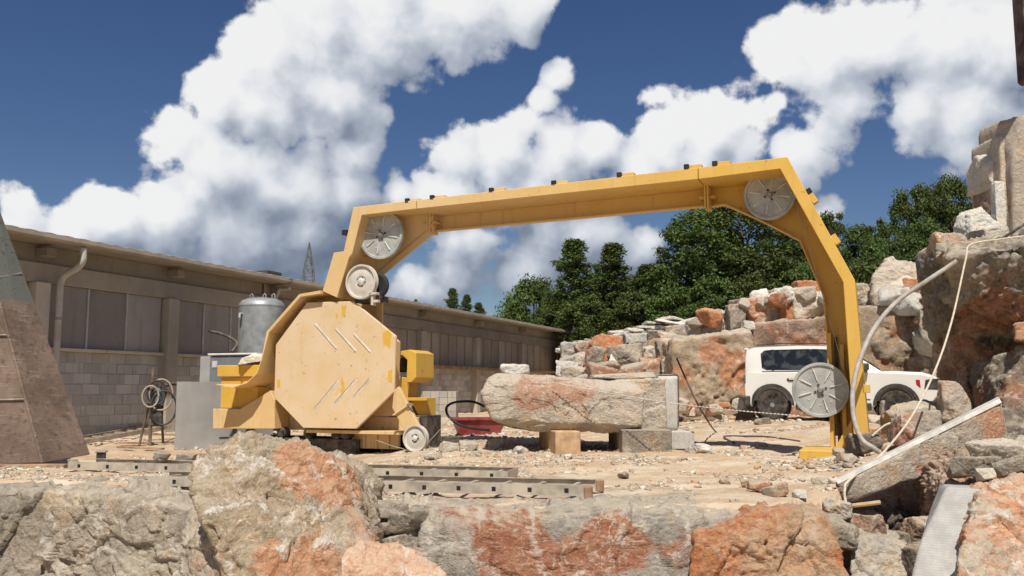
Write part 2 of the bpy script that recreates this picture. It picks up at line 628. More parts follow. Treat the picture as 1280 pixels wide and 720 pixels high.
def hull_rock(name, pts, mat, label, cat='rock', group=None, level=6, seed=1, amp=0.05, freq=2.0, parent=None, sharp=60.0, chip=1.0, fine=0.35, smooth=False, center=None):
    """angular stone whose body is the convex hull of the given world points"""
    P = [Vector(p) for p in pts]
    c = sum(P, Vector()) / len(P) if center is None else Vector(center)
    bm = bmesh.new()
    for p in P:
        bm.verts.new(p - c)
    bmesh.ops.convex_hull(bm, input=bm.verts[:])
    bm.normal_update()
    N, D = [], []
    for f in bm.faces:
        n = f.normal
        dd = n.dot(f.calc_center_median())
        if dd < 0:
            n, dd = -n, -dd
        if dd > 1e-4:
            N.append(n[:])
            D.append(dd)
    A = np.array([v.co[:] for v in bm.verts])
    bm.free()
    # merge coplanar hull triangles so that shared faces do not count twice
    keepN, keepD = [], []
    for n, dd in zip(N, D):
        if not any(abs(dd - d2) < 1e-3 and sum(x * y for x, y in zip(n, n2)) > 0.9995 for n2, d2 in zip(keepN, keepD)):
            keepN.append(n)
            keepD.append(dd)
    half = np.maximum(np.abs(A).max(0), 0.02)
    me, p = rock_mesh(name, np.array(keepN), np.array(keepD), half, level, mat, seed, amp, freq, sharp, chip, fine, smooth)
    o = obj(name, me, parent, c)
    if label:
        tag(o, label, cat, group)
    return o


def box_rock(name, c, size, mat, label=None, cat='rock', group=None, level=5, seed=1, rz=0.0, tilt=(0, 0), cuts=7, amp=None, freq=None, sharp=44.0, rough=1.0, blocky=0.25, chip=1.0):
    """angular stone: a box with corners knocked off; c = centre of its bottom"""
    rng = random.Random(seed)
    hx, hy, hz = size[0] / 2, size[1] / 2, size[2] / 2
    N, D = [], []
    for ax, h in ((0, hx), (1, hy), (2, hz)):
        for s in (-1, 1):
            n = Vector((0, 0, 0))
            n[ax] = s
            n += Vector([rng.uniform(-1, 1) * blocky for _ in range(3)])
            n.normalize()
            N.append(n[:])
            D.append(h * (abs(n[ax])))
    for _ in range(cuts):
        n = Vector([rng.choice((-1, 1)) * rng.uniform(0.3, 1) for _ in range(3)])
        n = Vector((n.x / hx, n.y / hy, n.z / hz)).normalized()
        sup = abs(n.x) * hx + abs(n.y) * hy + abs(n.z) * hz
        N.append(n[:])
        D.append(sup * rng.uniform(0.58, 0.86))
    mn = min(hx, hy, hz)
    amp = (0.10 * mn if amp is None else amp) * rough
    freq = 1.1 / mn if freq is None else freq
    me, p = rock_mesh(name, np.array(N), np.array(D), np.array([hx, hy, hz]), level, mat, seed, amp, freq, sharp, chip)
    rot = Matrix.Rotation(rz, 3, 'Z') @ Matrix.Rotation(tilt[0], 3, 'X') @ Matrix.Rotation(tilt[1], 3, 'Y')
    zmin = (p @ np.array(rot).T)[:, 2].min()
    o = obj(name, me, None, (c[0], c[1], c[2] - zmin - 0.02 * size[2]), rot.to_euler())
    if label:
        tag(o, label, cat, group)
    return o


def rock_px(name, x0, y0, x1, y1, Y, mat, label, depth=1.0, base=None, **kw):
    """stone filling a photo box at depth Y; stands on base (or on the box's lower edge)"""
    a, b = at(x0, y1, Y), at(x1, y0, Y)
    wx = b.x - a.x
    hz = b.z - a.z
    z0 = a.z if base is None else base
    return box_rock(name, ((a.x + b.x) / 2, Y + 0.5 * depth * wx, z0), (wx, depth * wx, b.z - z0), mat, label, **kw)

# ------------------------------------------------------------------ ground
def sst(a, b, x):
    t = np.clip((x - a) / (b - a), 0, 1)
    return t * t * (3 - 2 * t)


def yfront(x):
    return np.interp(x, [-12, -4.6, -2.6, -1.3, 0, 2.0, 2.35, 2.75, 3.0, 4.3, 4.7, 12], [9.0, 8.75, 8.1, 6.95, 6.85, 6.85, 7.3, 7.6, 8.5, 8.7, 7.9, 8.0])


def gz(x, y):
    x = np.atleast_1d(np.asarray(x, float))
    y = np.atleast_1d(np.asarray(y, float))
    p = np.stack([x, y, np.zeros_like(x)], 1)
    z = 0.035 * fbm(p * 0.55, 3, 2)
    d = np.hypot(x, y)
    z += np.where(d < 45, 0.020 * fbm(p * 3.1, 3, 8) + 0.010 * np.abs(fbm(p * 9.0, 3, 9)), 0)
    for yc_, am_ in ((9.9, 0.03), (11.3, 0.035), (8.6, 0.018)):
        yy_ = y - (yc_ + 0.18 * np.sin(x * 0.45 + yc_) - 0.05 * x)
        z += np.where(d < 30, am_ * (-np.exp(-(yy_ / 0.16) ** 2) + 0.6 * np.exp(-((np.abs(yy_) - 0.3) / 0.12) ** 2)) * (0.6 + 0.5 * fbm(p * 1.3, 2, 60)), 0)
    z += 0.17 * sst(13, 19, y) * sst(2.5, 6.0, x)
    z -= 0.16 * sst(9.5, 12.5, y) * sst(18.0, 16.0, y) * sst(-0.5, -3.0, x)
    # heaped spoil by the saw leg and under the car's nose
    z += 0.25 * np.exp(-(((x - 6.6) / 1.3) ** 2 + ((y - 14.6) / 2.2) ** 2)) * (1 + 0.3 * fbm(p * 2.2, 2, 4))
    z += 0.30 * np.exp(-(((x - 4.7) / 0.8) ** 2 + ((y - 9.6) / 1.0) ** 2)) * (1 + 0.3 * fbm(p * 2.6, 2, 5))
    # terrace behind the row of quarry blocks
    yb = np.interp(x, [1.5, 2.2, 3.5, 4.6, 12, 60], [70, 37, 31, 25.2, 23.6, 23.6])
    t1 = sst(0.0, 2.0, y - yb)
    z1 = 2.35 + 0.05 * np.clip(y - 35, 0, 60) + 0.10 * fbm(p * 0.4, 3, 6)
    z = z * (1 - t1) + z1 * t1
    xb = 0.53 * y + 0.9
    t2 = sst(0.0, 1.0, x - xb) * sst(12.0, 13.0, y)
    z = z * (1 - t2) + 2.9 * t2
    # the pit the camera stands in
    t3 = sst(-0.35, 0.0, y - yfront(x))
    z = z * t3 + (-0.95 + 0.04 * fbm(p * 1.2, 3, 7)) * (1 - t3)
    return z


def gz1(x, y):
    return float(gz(x, y)[0])


def axis(fine0, fine1, step, lo, hi, grow):
    a = list(np.arange(fine0, fine1 + 1e-6, step))
    s = step
    x = fine1
    while x < hi:
        s = min(s * grow, 60)
        x += s
        a.append(x)
    s = step
    x = fine0
    while x > lo:
        s = min(s * grow, 60)
        x -= s
        a.insert(0, x)
    return np.array(a)


gx = axis(-6.5, 7.0, 0.05, -900, 900, 1.06)
gy = axis(6.2, 14.5, 0.05, -300, 1500, 1.025)
GX, GY = np.meshgrid(gx, gy)
GZ = gz(GX.ravel(), GY.ravel())
nx_, ny_ = len(gx), len(gy)
idx = np.arange(nx_ * ny_).reshape(ny_, nx_)
Fg = np.stack([idx[:-1, :-1].ravel(), idx[:-1, 1:].ravel(), idx[1:, 1:].ravel(), idx[1:, :-1].ravel()], 1)

m, t, b = new_mat('quarry_dust_ground')
M_ground = m
co = t.n('ShaderNodeTexCoord').outputs['Object']
n1 = t.noise(co, 0.45, 6, 0.6)
n2 = t.noise(co, 3.2, 7, 0.66)
n3 = t.noise(co, 30, 5, 0.7)
strc = t.noise(t.vmath('MULTIPLY', co, (0.5, 2.2, 1)), 1.2, 5, 0.6)
c = t.mix(t.step(n2, 0.32, 0.68), (0.46, 0.335, 0.215), (0.57, 0.45, 0.31))
c = t.mix(t.math('MULTIPLY', t.step(strc, 0.46, 0.66), 0.85), c, (0.65, 0.55, 0.42))
c = t.mix(t.math('MULTIPLY', t.step(n1, 0.50, 0.66), 0.75), c, (0.47, 0.29, 0.17))
c = t.mix(t.math('MULTIPLY', t.step(t.noise(t.vmath('MULTIPLY', co, (0.6, 1.5, 1)), 0.7, 5, 0.65), 0.54, 0.66), 0.6), c, (0.34, 0.24, 0.16))
c = t.mix(t.math('MULTIPLY', t.step(n3, 0.52, 0.74), 0.5), c, (0.28, 0.20, 0.13))
pb = t.voro(t.vmath('ADD', co, t.vmath('SCALE', t.noise(co, 9, 3, 0.6, out='Color'), s=0.05)), 26, 'F1').outputs['Distance']
c = t.mix(t.math('MULTIPLY', t.step(pb, 0.26, 0.12), t.step(n2, 0.45, 0.6)), c, (0.60, 0.54, 0.45))
t.l(c, b.inputs['Base Color'])
b.inputs['Roughness'].default_value = 0.95
b.inputs['Specular IOR Level'].default_value = 0.1
hh = t.math('ADD', t.math('MULTIPLY', n3, 0.6), n2)
hh = t.math('SUBTRACT', hh, t.math('MULTIPLY', pb, 0.5))
t.l(t.bump(hh, 0.6, 0.04), b.inputs['Normal'])
ground = obj('ground', mesh_np('ground', np.stack([GX.ravel(), GY.ravel(), GZ], 1), Fg, M_ground, True))
ground['kind'] = 'structure'

# loose chips strewn over the yard
rs = np.random.RandomState(5)
CH = []


def chip_field(n, x0, x1, y0, y1, smin, smax, dens=None):
    k = 0
    x = rs.uniform(x0, x1, n * 3)
    y = rs.uniform(y0, y1, n * 3)
    keep = fbm(np.stack([x, y, x * 0], 1) * 0.9, 3, 40) + rs.uniform(-0.3, 0.3, n * 3) > 0.05
    x, y = x[keep][:n], y[keep][:n]
    ok = y > yfront(x) + 0.02
    x, y = x[ok], y[ok]
    s = smin * (smax / smin) ** (rs.uniform(0, 1, len(x)) ** 2.6)
    CH.append(np.stack([x, y, gz(x, y), s], 1))


chip_field(9000, -5.5, 5.5, 6.6, 9.5, 0.008, 0.05)
chip_field(7000, -6, 7, 9.5, 15, 0.012, 0.07)
chip_field(3000, -8, 10, 15, 22, 0.02, 0.10)
chip_field(2500, 3.0, 6.5, 8.0, 16, 0.02, 0.11)
CH = np.concatenate(CH)
cube = np.array([[x, y, z] for z in (-1, 1) for y in (-1, 1) for x in (-1, 1)], float)
cf = np.array([(0, 2, 3, 1), (4, 5, 7, 6), (0, 1, 5, 4), (2, 6, 7, 3), (0, 4, 6, 2), (1, 3, 7, 5)])
nC = len(CH)
loc = cube[None] * 0.5 + rs.uniform(-0.28, 0.28, (nC, 8, 3))
loc *= rs.uniform(0.5, 1.2, (nC, 1, 3)) * np.array([1, 1, 0.6])
an = rs.uniform(0, 6.28, nC)
ca, sa = np.cos(an)[:, None], np.sin(an)[:, None]
lx = loc[:, :, 0] * ca - loc[:, :, 1] * sa
ly = loc[:, :, 0] * sa + loc[:, :, 1] * ca
loc = np.stack([lx, ly, loc[:, :, 2]], 2) * CH[:, None, 3:4]
loc += CH[:, None, :3]
loc[:, :, 2] += CH[:, None, 3] * 0.12
m, t, b = new_mat('stone_chips')
ri = t.n('ShaderNodeNewGeometry').outputs['Random Per Island']
c = t.ramp(ri, [(0, (0.36, 0.31, 0.24)), (0.3, (0.50, 0.43, 0.33)), (0.55, (0.62, 0.56, 0.46)), (0.8, (0.44, 0.27, 0.16)), (1.0, (0.56, 0.47, 0.36))], 'CONSTANT')
t.l(c, b.inputs['Base Color'])
b.inputs['Roughness'].default_value = 0.95
gv = obj('loose_stone_chips', mesh_np('loose_stone_chips', loc.reshape(-1, 3), (cf[None] + 8 * np.arange(nC)[:, None, None]).reshape(-1, 4), m))
tag(gv, 'loose pale stone chips strewn over the dusty yard', 'gravel', kind='stuff')

# ------------------------------------------------------------------ warehouse
WRZ = math.atan2(0.927, 0.375)
W0 = (-7.8, 17.0, 0.0)


def concrete(name, a, bcol, sc=1.5, bump=0.3):
    m, t, b = new_mat(name)
    co = t.n('ShaderNodeTexCoord').outputs['Object']
    oi = t.n('ShaderNodeObjectInfo').outputs['Random']
    co2 = t.vmath('ADD', co, t.vmath('SCALE', (3.1, 1.7, 2.3), s=t.math('MULTIPLY', oi, 30.0)))
    n1 = t.noise(co2, sc, 7, 0.65)
    n2 = t.noise(co2, sc * 14, 4, 0.6)
    n4 = t.noise(t.vmath('MULTIPLY', co2, (6, 6, 0.7)), sc, 4, 0.6)
    c = t.mix(t.step(n1, 0.3, 0.7), a, bcol)
    c = t.mix(t.math('MULTIPLY', t.step(n4, 0.52, 0.75), 0.45), c, tuple(x * 0.5 for x in a))
    c = t.mix(t.math('MULTIPLY', t.step(n2, 0.55, 0.8), 0.3), c, tuple(x * 0.55 for x in a))
    hv = t.n('ShaderNodeHueSaturation')
    t.put(hv.inputs['Value'], t.math('MULTIPLY_ADD', oi, 0.35, 0.82))
    t.l(c, hv.inputs['Color'])
    t.l(hv.outputs[0], b.inputs['Base Color'])
    b.inputs['Roughness'].default_value = 0.9
    t.l(t.bump(t.math('ADD', n1, n2), bump, 0.01), b.inputs['Normal'])
    return m


M_block = concrete('concrete_block', (0.42, 0.405, 0.37), (0.52, 0.50, 0.45))
M_mortar = concrete('mortar', (0.50, 0.47, 0.42), (0.58, 0.55, 0.49))
M_col = concrete('concrete_column', (0.44, 0.39, 0.31), (0.54, 0.48, 0.39))
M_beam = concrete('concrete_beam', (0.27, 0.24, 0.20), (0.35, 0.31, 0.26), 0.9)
M_panel = concrete('panel_grey', (0.30, 0.275, 0.245), (0.36, 0.33, 0.30), 0.6, 0.1)
M_panel2 = concrete('panel_brown', (0.32, 0.27, 0.215), (0.41, 0.345, 0.275), 0.8, 0.1)
M_gutter = simple('gutter_paint', (0.34, 0.285, 0.22), 0.6, 0, 0.1, 3)
M_pipe = simple('pipe_paint', (0.50, 0.48, 0.42), 0.55, 0, 0.08, 3)
M_roof = concrete('fibre_cement_roof', (0.30, 0.27, 0.25), (0.38, 0.34, 0.30))
M_wood = simple('old_timber', (0.36, 0.23, 0.14), 0.8, 0, 0.2, 5, 0.3)
M_mullion = simple('mullion', (0.50, 0.50, 0.46), 0.6, 0, 0.1, 4)


def warehouse(s0, s1, cols, blocks, npan, pmat, label, end_wall):
    root = empty('warehouse', W0, WRZ, label, 'warehouse')
    # carrying wall core behind the blocks and panels
    MB().box(s0, s1, 0.10, 0.30, -0.3, 3.40).build('wall_core', M_mortar, root)
    for (a, b_) in end_wall:
        MB().box(a, b_, 0.302, 12, -0.3, 3.4).build('end_wall', M_beam, root)
    # block courses
    H = 0.196
    bm0 = MB().box(-0.195, 0.195, 0.085, 0.14, 0.003, H - 0.006)
    proto = None
    a, e = blocks
    for r in range(8):
        s = a + (0.0 if r % 2 else -0.2)
        while s + 0.4 <= e + 0.21:
            if proto is None:
                proto = bm0.build('concrete_block', M_block, root, bevel=0.006)
                o = proto
            else:
                o = proto.copy()
                link(o)
            o.location = (s + 0.2, random.Random(r * 991 + int(s * 50)).uniform(-0.006, 0.006), r * H - 0.003)
            s += 0.4
    # capping, beam, columns, panels
    MB().box(s0, s1, -0.06, 0.12, 1.568, 1.625).build('sill', M_col, root, bevel=0.008)
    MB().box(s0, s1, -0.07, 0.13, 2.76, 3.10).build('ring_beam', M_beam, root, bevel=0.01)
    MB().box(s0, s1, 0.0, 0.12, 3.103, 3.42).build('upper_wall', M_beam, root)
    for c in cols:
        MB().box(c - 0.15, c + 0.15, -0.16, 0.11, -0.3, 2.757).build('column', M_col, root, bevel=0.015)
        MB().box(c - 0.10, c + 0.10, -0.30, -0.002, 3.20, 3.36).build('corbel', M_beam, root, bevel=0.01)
    cc = [s0] + [c for c in cols if s0 < c < s1] + [s1]
    for i in range(len(cc) - 1):
        w0, w1 = cc[i] + 0.18, cc[i + 1] - 0.18
        if w1 - w0 < 0.8:
            continue
        dw = (w1 - w0) / npan
        for k in range(npan):
            MB().box(w0 + k * dw + 0.012, w0 + (k + 1) * dw - 0.012, 0.03, 0.09, 1.63, 2.755).build('panel', pmat, root, bevel=0.004)
            if k:
                MB().box(w0 + k * dw - 0.02, w0 + k * dw + 0.02, 0.005, 0.028, 1.63, 2.755).build('mullion', M_mullion if npan == 3 else M_beam, root)
    # roof: corrugated sheet over a slab, gutter along the eave
    nx = int((s1 - s0) / 0.045)
    xs = np.linspace(s0 - 0.1, s1 + 0.08, nx)
    zc = 0.03 * np.abs(np.sin(xs * math.pi / 0.36)) ** 0.5
    V, Fc = [], []
    for j, (yy, zz) in enumerate([(-0.74, 3.50), (6.2, 4.55), (12.2, 3.55)]):
        V.append(np.stack([xs, np.full(nx, yy), zz + zc], 1))
    V = np.concatenate(V)
    for j in range(2):
        i = np.arange(nx - 1)
        Fc.append(np.stack([j * nx + i, j * nx + i + 1, (j + 1) * nx + i + 1, (j + 1) * nx + i], 1))
    me = mesh_np('roof', V, np.concatenate(Fc), M_roof)
    ro = obj('roof', me, root)
    ro.modifiers.new('thick', 'SOLIDIFY').thickness = 0.02
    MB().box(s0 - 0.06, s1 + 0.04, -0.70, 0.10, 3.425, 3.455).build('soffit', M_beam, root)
    # gutter profile
    prof = [(-0.79, 3.50), (-0.81, 3.50), (-0.82, 3.43), (-0.79, 3.395), (-0.70, 3.385), (-0.66, 3.40), (-0.66, 3.42), (-0.70, 3.42), (-0.70, 3.39), (-0.78, 3.39)]
    mb = MB()
    n = len(prof)
    vs = [Vector((x, y, z)) for x in (s0 - 0.12, s1 + 0.08) for y, z in prof]
    mb.add(vs, [(i, (i + 1) % n, (i + 1) % n + n, i + n) for i in range(n)] + [tuple(range(n)), tuple(range(2 * n - 1, n - 1, -1))])
    mb.build('gutter', M_gutter, root)
    return root


near_wh = warehouse(-9.0, 4.66, [-4.8, -1.55, 1.63], (-3.0, 4.5), 3, M_panel,
                    'long low concrete warehouse with grey block base behind the steel tank', [(-9.0, -8.8)])
far_wh = warehouse(4.74, 26.8, [5.1, 8.7, 12.8, 17.16, 21.7, 26.6], (10.4, 21.6), 6, M_panel2,
                   'lower brownish concrete warehouse wing with timber ledge running back towards the trees', [(26.6, 26.8)])
# downpipe with its offset bend
pp = spline([(-1.28, -0.74, 3.36), (-1.28, -0.74, 3.14), (-1.28, -0.62, 3.02), (-1.28, -0.34, 2.90), (-1.28, -0.24, 2.76), (-1.28, -0.23, 2.5), (-1.28, -0.23, -0.05)], 6)
MB().tube(pp, 0.058, 12).build('downpipe', M_pipe, near_wh, smooth=True)
for z in (2.1, 0.9):
    MB().lathe([(0.068, z), (0.068, z + 0.05)], (-1.28, -0.23, 0), 'Z', 14).build('pipe_clip', M_gutter, near_wh)
for (a, b_) in ((10.6, 15.8), (15.85, 20.0), (20.05, 26.7)):
    MB().box(a, b_, -0.34, -0.14, 1.56, 1.66).build('timber_ledge', M_wood, far_wh, bevel=0.01)
pp = [(26.45, -0.74, 3.36), (26.45, -0.74, 3.2), (26.45, -0.25, 3.0), (26.45, -0.25, 0)]
MB().tube(pp, 0.05, 8).build('downpipe', M_pipe, far_wh, smooth=True)
MB().box(4.2, 4.75, -0.5, 0.4, 3.47, 3.66).build('flashing', simple('dark_flashing', (0.08, 0.07, 0.06), 0.7), near_wh)
MB().tube([(4.95, -0.6, 3.3), (4.95, -0.3, 3.3), (4.95, -0.2, 3.1), (4.95, -0.2, 0)], 0.05, 8).build('downpipe', M_pipe, far_wh, smooth=True)

# ------------------------------------------------------------------ diamond wire saw
A0 = Vector((4.2, 11.0, 0.0))
E = Vector((0.922, -0.387, 0)).normalized()
NB = Vector((-E.y, E.x, 0)) * 1.0            # points away from the camera
SRZ = math.atan2(E.y, E.x)
Msaw = Matrix.Translation(A0) @ Matrix.Rotation(SRZ, 4, 'Z')
Minv = Msaw.inverted()


def S(px, py, d=0.0):
    """photo pixel -> (u, w) on the saw's plane, d metres behind its front"""
    r = ray(px, py)
    o = Vector((0, 0, CAMZ))
    n = NB
    tt = (A0 + n * d - o).dot(n) / r.dot(n)
    q = Minv @ (o + r * tt)
    return (q.x, q.z)


def SP(lst, d=0.0):
    return [S(x, y, d) for x, y in lst]


def paint(name, dusty, drips=0.0, spots=(), grad=0.62):
    m, t, b = new_mat(name)
    co = t.n('ShaderNodeTexCoord').outputs['Object']
    sx = t.n('ShaderNodeSeparateXYZ')
    t.l(co, sx.inputs[0])
    n1 = t.noise(co, 2.2, 6, 0.65)
    n2 = t.noise(co, 40, 4, 0.6)
    n4 = t.noise(t.vmath('MULTIPLY', co, (9, 9, 0.8)), 1.0, 5, 0.6)
    y = t.mix(t.step(n1, 0.3, 0.7), (0.62, 0.36, 0.035), (0.68, 0.41, 0.05))
    y = t.mix(t.math('MULTIPLY', t.step(n2, 0.6, 0.8), 0.25), y, (0.40, 0.20, 0.03))
    # stone dust settles towards the cutting side (left)
    g = t.step(sx.outputs[0], -1.5, -6.6, False)
    du = t.math('ADD', t.math('MULTIPLY', g, grad if dusty < 0.5 else 0.0), dusty)
    du = t.math('MULTIPLY', du, t.math('MULTIPLY_ADD', t.step(n1, 0.25, 0.7), 0.25, 0.80), clamp=True)
    if drips:
        dr = t.noise(t.vmath('MULTIPLY', co, (3.2, 3.2, 1.3)), 1.3, 3, 0.5)
        for (su, sw, srx, srz) in spots:
            dx_ = t.math('ABSOLUTE', t.math('DIVIDE', t.math('SUBTRACT', sx.outputs[0], su), srx))
            dz_ = t.math('ABSOLUTE', t.math('DIVIDE', t.math('SUBTRACT', sx.outputs[2], sw), srz))
            dr = t.math('ADD', dr, t.math('MULTIPLY', t.step(t.math('MAXIMUM', dx_, dz_), 1.2, 0.3), 0.22))
        du = t.math('MULTIPLY', du, t.math('SUBTRACT', 1.0, t.math('MULTIPLY', t.step(dr, 0.665, 0.70), drips)))
    dustc = t.mix(t.step(n1 if drips else n4, 0.25, 0.75), (0.645, 0.49, 0.31), (0.685, 0.535, 0.36))
    c = t.mix(du, y, dustc)
    c = t.mix(t.math('MULTIPLY', t.step(n4, 0.52, 0.74), 0.10 if drips else 0.38), c, (0.36, 0.22, 0.10))
    c = t.mix(t.math('MULTIPLY', t.step(t.noise(co, 9, 6, 0.7), 0.62, 0.68), 0.6), c, (0.22, 0.11, 0.05))
    t.l(c, b.inputs['Base Color'])
    t.l(t.math('MULTIPLY_ADD', du, 0.4, 0.45), b.inputs['Roughness'])
    b.inputs['Specular IOR Level'].default_value = 0.35
    t.l(t.bump(t.math('ADD', n1, t.math('MULTIPLY', n2, 0.15)), 0.12, 0.01), b.inputs['Normal'])
    return m


M_yel = paint('yellow_paint', 0.14)
M_yel_clean = paint('clean_yellow_paint', 0.10, grad=0.0)
M_yel_dust = paint('dusty_yellow_paint', 0.62)
M_cover = paint('dust_caked_cover', 0.93, 0.92, [S(430, 388, 0.06) + (0.07, 0.22), S(482, 425, 0.06) + (0.13, 0.24), S(487, 470, 0.06) + (0.06, 0.16), S(470, 505, 0.06) + (0.06, 0.10), S(447, 530, 0.06) + (0.05, 0.07), S(348, 480, 0.06) + (0.05, 0.1)])
M_alu = simple('pulley_alloy', (0.44, 0.46, 0.43), 0.55, 0.25, 0.14, 5, 0.1, 0.4, (0.50, 0.46, 0.38), 0.35)
M_alu2 = simple('pulley_spoke', (0.70, 0.68, 0.62), 0.5, 0.2, 0.08, 6)
M_rubber = simple('black_rubber', (0.025, 0.025, 0.025), 0.8, 0, 0.2, 8)
M_black = simple('black_cap', (0.02, 0.018, 0.016), 0.6, 0, 0.2, 8)
M_steel = simple('bare_steel', (0.36, 0.34, 0.31), 0.5, 0.6, 0.15, 8, 0.2, 0.5, (0.45, 0.38, 0.28), 0.4)
M_dark = simple('dark_steel', (0.06, 0.055, 0.05), 0.7, 0.2, 0.2, 8, 0.2, 0.3, (0.34, 0.28, 0.2), 0.35)
M_white_whl = simple('pale_wheel', (0.56, 0.52, 0.45), 0.6, 0, 0.08, 6, 0.1, 0.4, (0.62, 0.55, 0.44), 0.4)
M_wire = simple('diamond_wire', (0.45, 0.42, 0.36), 0.6, 0.3)

saw = empty('wire_saw', A0, SRZ, 'yellow portal wire saw with arched frame, pulleys and octagonal flywheel cover', 'wire saw')
DP = 0.74     # depth of the frame


def part(name, mb, mat, bevel=0.006, smooth=False, parent=None):
    return mb.build(name, mat, parent or saw, bevel=bevel, smooth=smooth)


# outer flange (the bright band), one piece per bolted segment
def band(name, outer, inner, mat, dp=0.74):
    mb = MB()
    o_, i_ = SP(outer), SP(inner)
    n = len(o_)
    for k in range(n - 1):
        mb.prism([o_[k], o_[k + 1], i_[k + 1], i_[k]], 0.0, dp)
    me = mb
    # weld the joints of the strip
    ob = me.build(name, mat, saw, fix=False)
    bm = bmesh.new()
    bm.from_mesh(ob.data)
    bmesh.ops.remove_doubles(bm, verts=bm.verts[:], dist=0.0005)
    seen = {}
    for f in list(bm.faces):
        k = tuple(sorted(v.index for v in f.verts))
        seen.setdefault(k, []).append(f)
    bmesh.ops.delete(bm, geom=[f for fs in seen.values() if len(fs) > 1 for f in fs], context='FACES_ONLY')
    bmesh.ops.recalc_face_normals(bm, faces=bm.faces[:])
    es = [e for e in bm.edges if len(e.link_faces) == 2 and e.calc_face_angle(0) > 0.6]
    bmesh.ops.bevel(bm, geom=es, offset=0.006, segments=1, affect='EDGES', clamp_overlap=True)
    bm.to_mesh(ob.data)
    bm.free()
    return ob


band('arch_flange', [(403, 364), (417, 316), (429.5, 314), (441.5, 259), (520, 250)],
     [(421, 372), (436, 322), (440, 317), (452, 269), (520, 261)], M_yel_dust, 0.50)
band('arch_flange', [(521, 250), (872, 209.5)], [(521, 261), (872, 224)], M_yel)
band('arch_flange', [(873, 209.5), (984, 196), (1068.5, 350), (1087, 557)],
     [(873, 224), (976, 210), (1036, 321), (1054, 352), (1068, 557)], M_yel) if False else None
mbk = [(873, 209.5), (984, 196), (1068.5, 350), (1087, 557)]
ibk = [(873, 224), (975, 211), (1054, 353), (1068, 557)]
band('arch_flange', mbk, ibk, M_yel)


def web(name, poly, d0, d1, mat):
    part(name, MB().prism(SP(poly, d0), d0, d1), mat, 0.004)


# recessed web plates
dw = DP - 0.05
web('web_plate', [(447, 264), (541, 254), (541, 293), (478, 344), (478, 404), (428, 404), (430, 330)], 0.45, 0.48, M_yel_dust)
web('web_plate', [(541, 254), (883, 214), (883, 258.5), (548, 289), (541, 291)], dw + 0.002, DP - 0.018, M_yel)
web('web_plate', [(884, 214), (978, 203), (1062, 352), (1078, 545), (1040, 545), (1037, 440), (1031, 372), (1001, 302), (950, 276), (907, 257), (884, 260)], dw, DP - 0.02, M_yel)


# soffit flanges along the lower edge of the web
def soffit(name, pts, mat, depth=0.30, th=0.018):
    p = SP(pts, dw)
    mb = MB()
    for k in range(len(p) - 1):
        a, b_ = Vector((p[k][0], 0, p[k][1])), Vector((p[k + 1][0], 0, p[k + 1][1]))
        t_ = (b_ - a).normalized()
        nn = Vector((-t_.z, 0, t_.x)) * th
        q = [(a.x, a.z), (b_.x, b_.z), (b_.x - nn.x, b_.z - nn.z), (a.x - nn.x, a.z - nn.z)]
        mb.prism(q, dw - depth, dw - 0.001)
    part(name, mb, mat, 0.0)


soffit('lower_flange', [(478, 400), (478, 344), (541, 291)], M_yel_dust, 0.24)
soffit('lower_flange', [(548, 289), (883, 258)], M_yel, 0.10)
soffit('lower_flange', [(884, 259), (907, 256), (950, 275), (1001, 301), (1031, 371), (1037, 440)], M_yel, 0.10)


def joint(px, y0, y1):
    root_u, w1 = S(px, y0, dw)
    _, w0 = S(px, y1, dw)
    j = part('joint_plate', MB().box(root_u - 0.03, root_u - 0.005, 0.40, dw - 0.002, w0 - 0.08, w1 - 0.03)
             .box(root_u + 0.005, root_u + 0.03, 0.40, dw - 0.002, w0 - 0.08, w1 - 0.03)
             .box(root_u - 0.11, root_u - 0.032, 0.45, dw - 0.002, w0 + 0.08, w0 + 0.10)
             .box(root_u + 0.032, root_u + 0.11, 0.45, dw - 0.002, w0 + 0.08, w0 + 0.10)
             .box(root_u - 0.11, root_u - 0.032, 0.45, dw - 0.002, w0 + 0.24, w0 + 0.26)
             .box(root_u + 0.032, root_u + 0.11, 0.45, dw - 0.002, w0 + 0.24, w0 + 0.26), M_yel_dust if px < 700 else M_yel, 0.003)
    for k in range(3):
        part('bolt', MB().lathe([(0.016, -0.05), (0.016, 0.05)], (root_u, 0.46, w0 - 0.04 + 0.12 * k), 'X', 8), M_steel, 0, parent=j)


joint(546, 255, 288)
joint(886.5, 214, 258)

# short capped tubes along the top of the arch
for (px, py, dx, dy) in [(509, 248, 0, -1), (540, 244, 0, -1), (614, 235, 0, -1), (692, 226, 0, -1), (774, 216, 0, -1), (858, 206, 0, -1), (893.5, 202, 0, -1)]:
    u, w_ = S(px, py + 4.5, 0.02)
    part('stub_tube', MB().box(u - 0.028, u + 0.20, 0.05, 0.16, w_ - 0.02, w_ + 0.05), M_yel, 0.004)
    part('tube_cap', MB().box(u - 0.034, u + 0.034, 0.0, 0.049, w_ - 0.025, w_ + 0.056), M_black, 0.004)
for (px, py) in [(1012, 240), (1040, 291)]:
    u, w_ = S(px - 1, py - 1, 0.02)
    Mt = Matrix.Translation((u, 0, w_)) @ Matrix.Rotation(R(60), 4, 'Y')
    part('stub_tube', MB().box(0.03, 0.17, 0.03, 0.14, -0.04, 0.03, Mt), M_yel, 0.004)
    part('tube_cap', MB().box(-0.04, 0.029, 0.02, 0.15, -0.045, 0.035, Mt), M_black, 0.004)
u, w_ = S(433, 290, 0.02)
part('tube_cap', MB().box(u - 0.09, u + 0.0, 0.02, 0.12, w_ - 0.04, w_ + 0.04), M_black, 0.004)
u, w_ = S(1080, 486, 0.02)
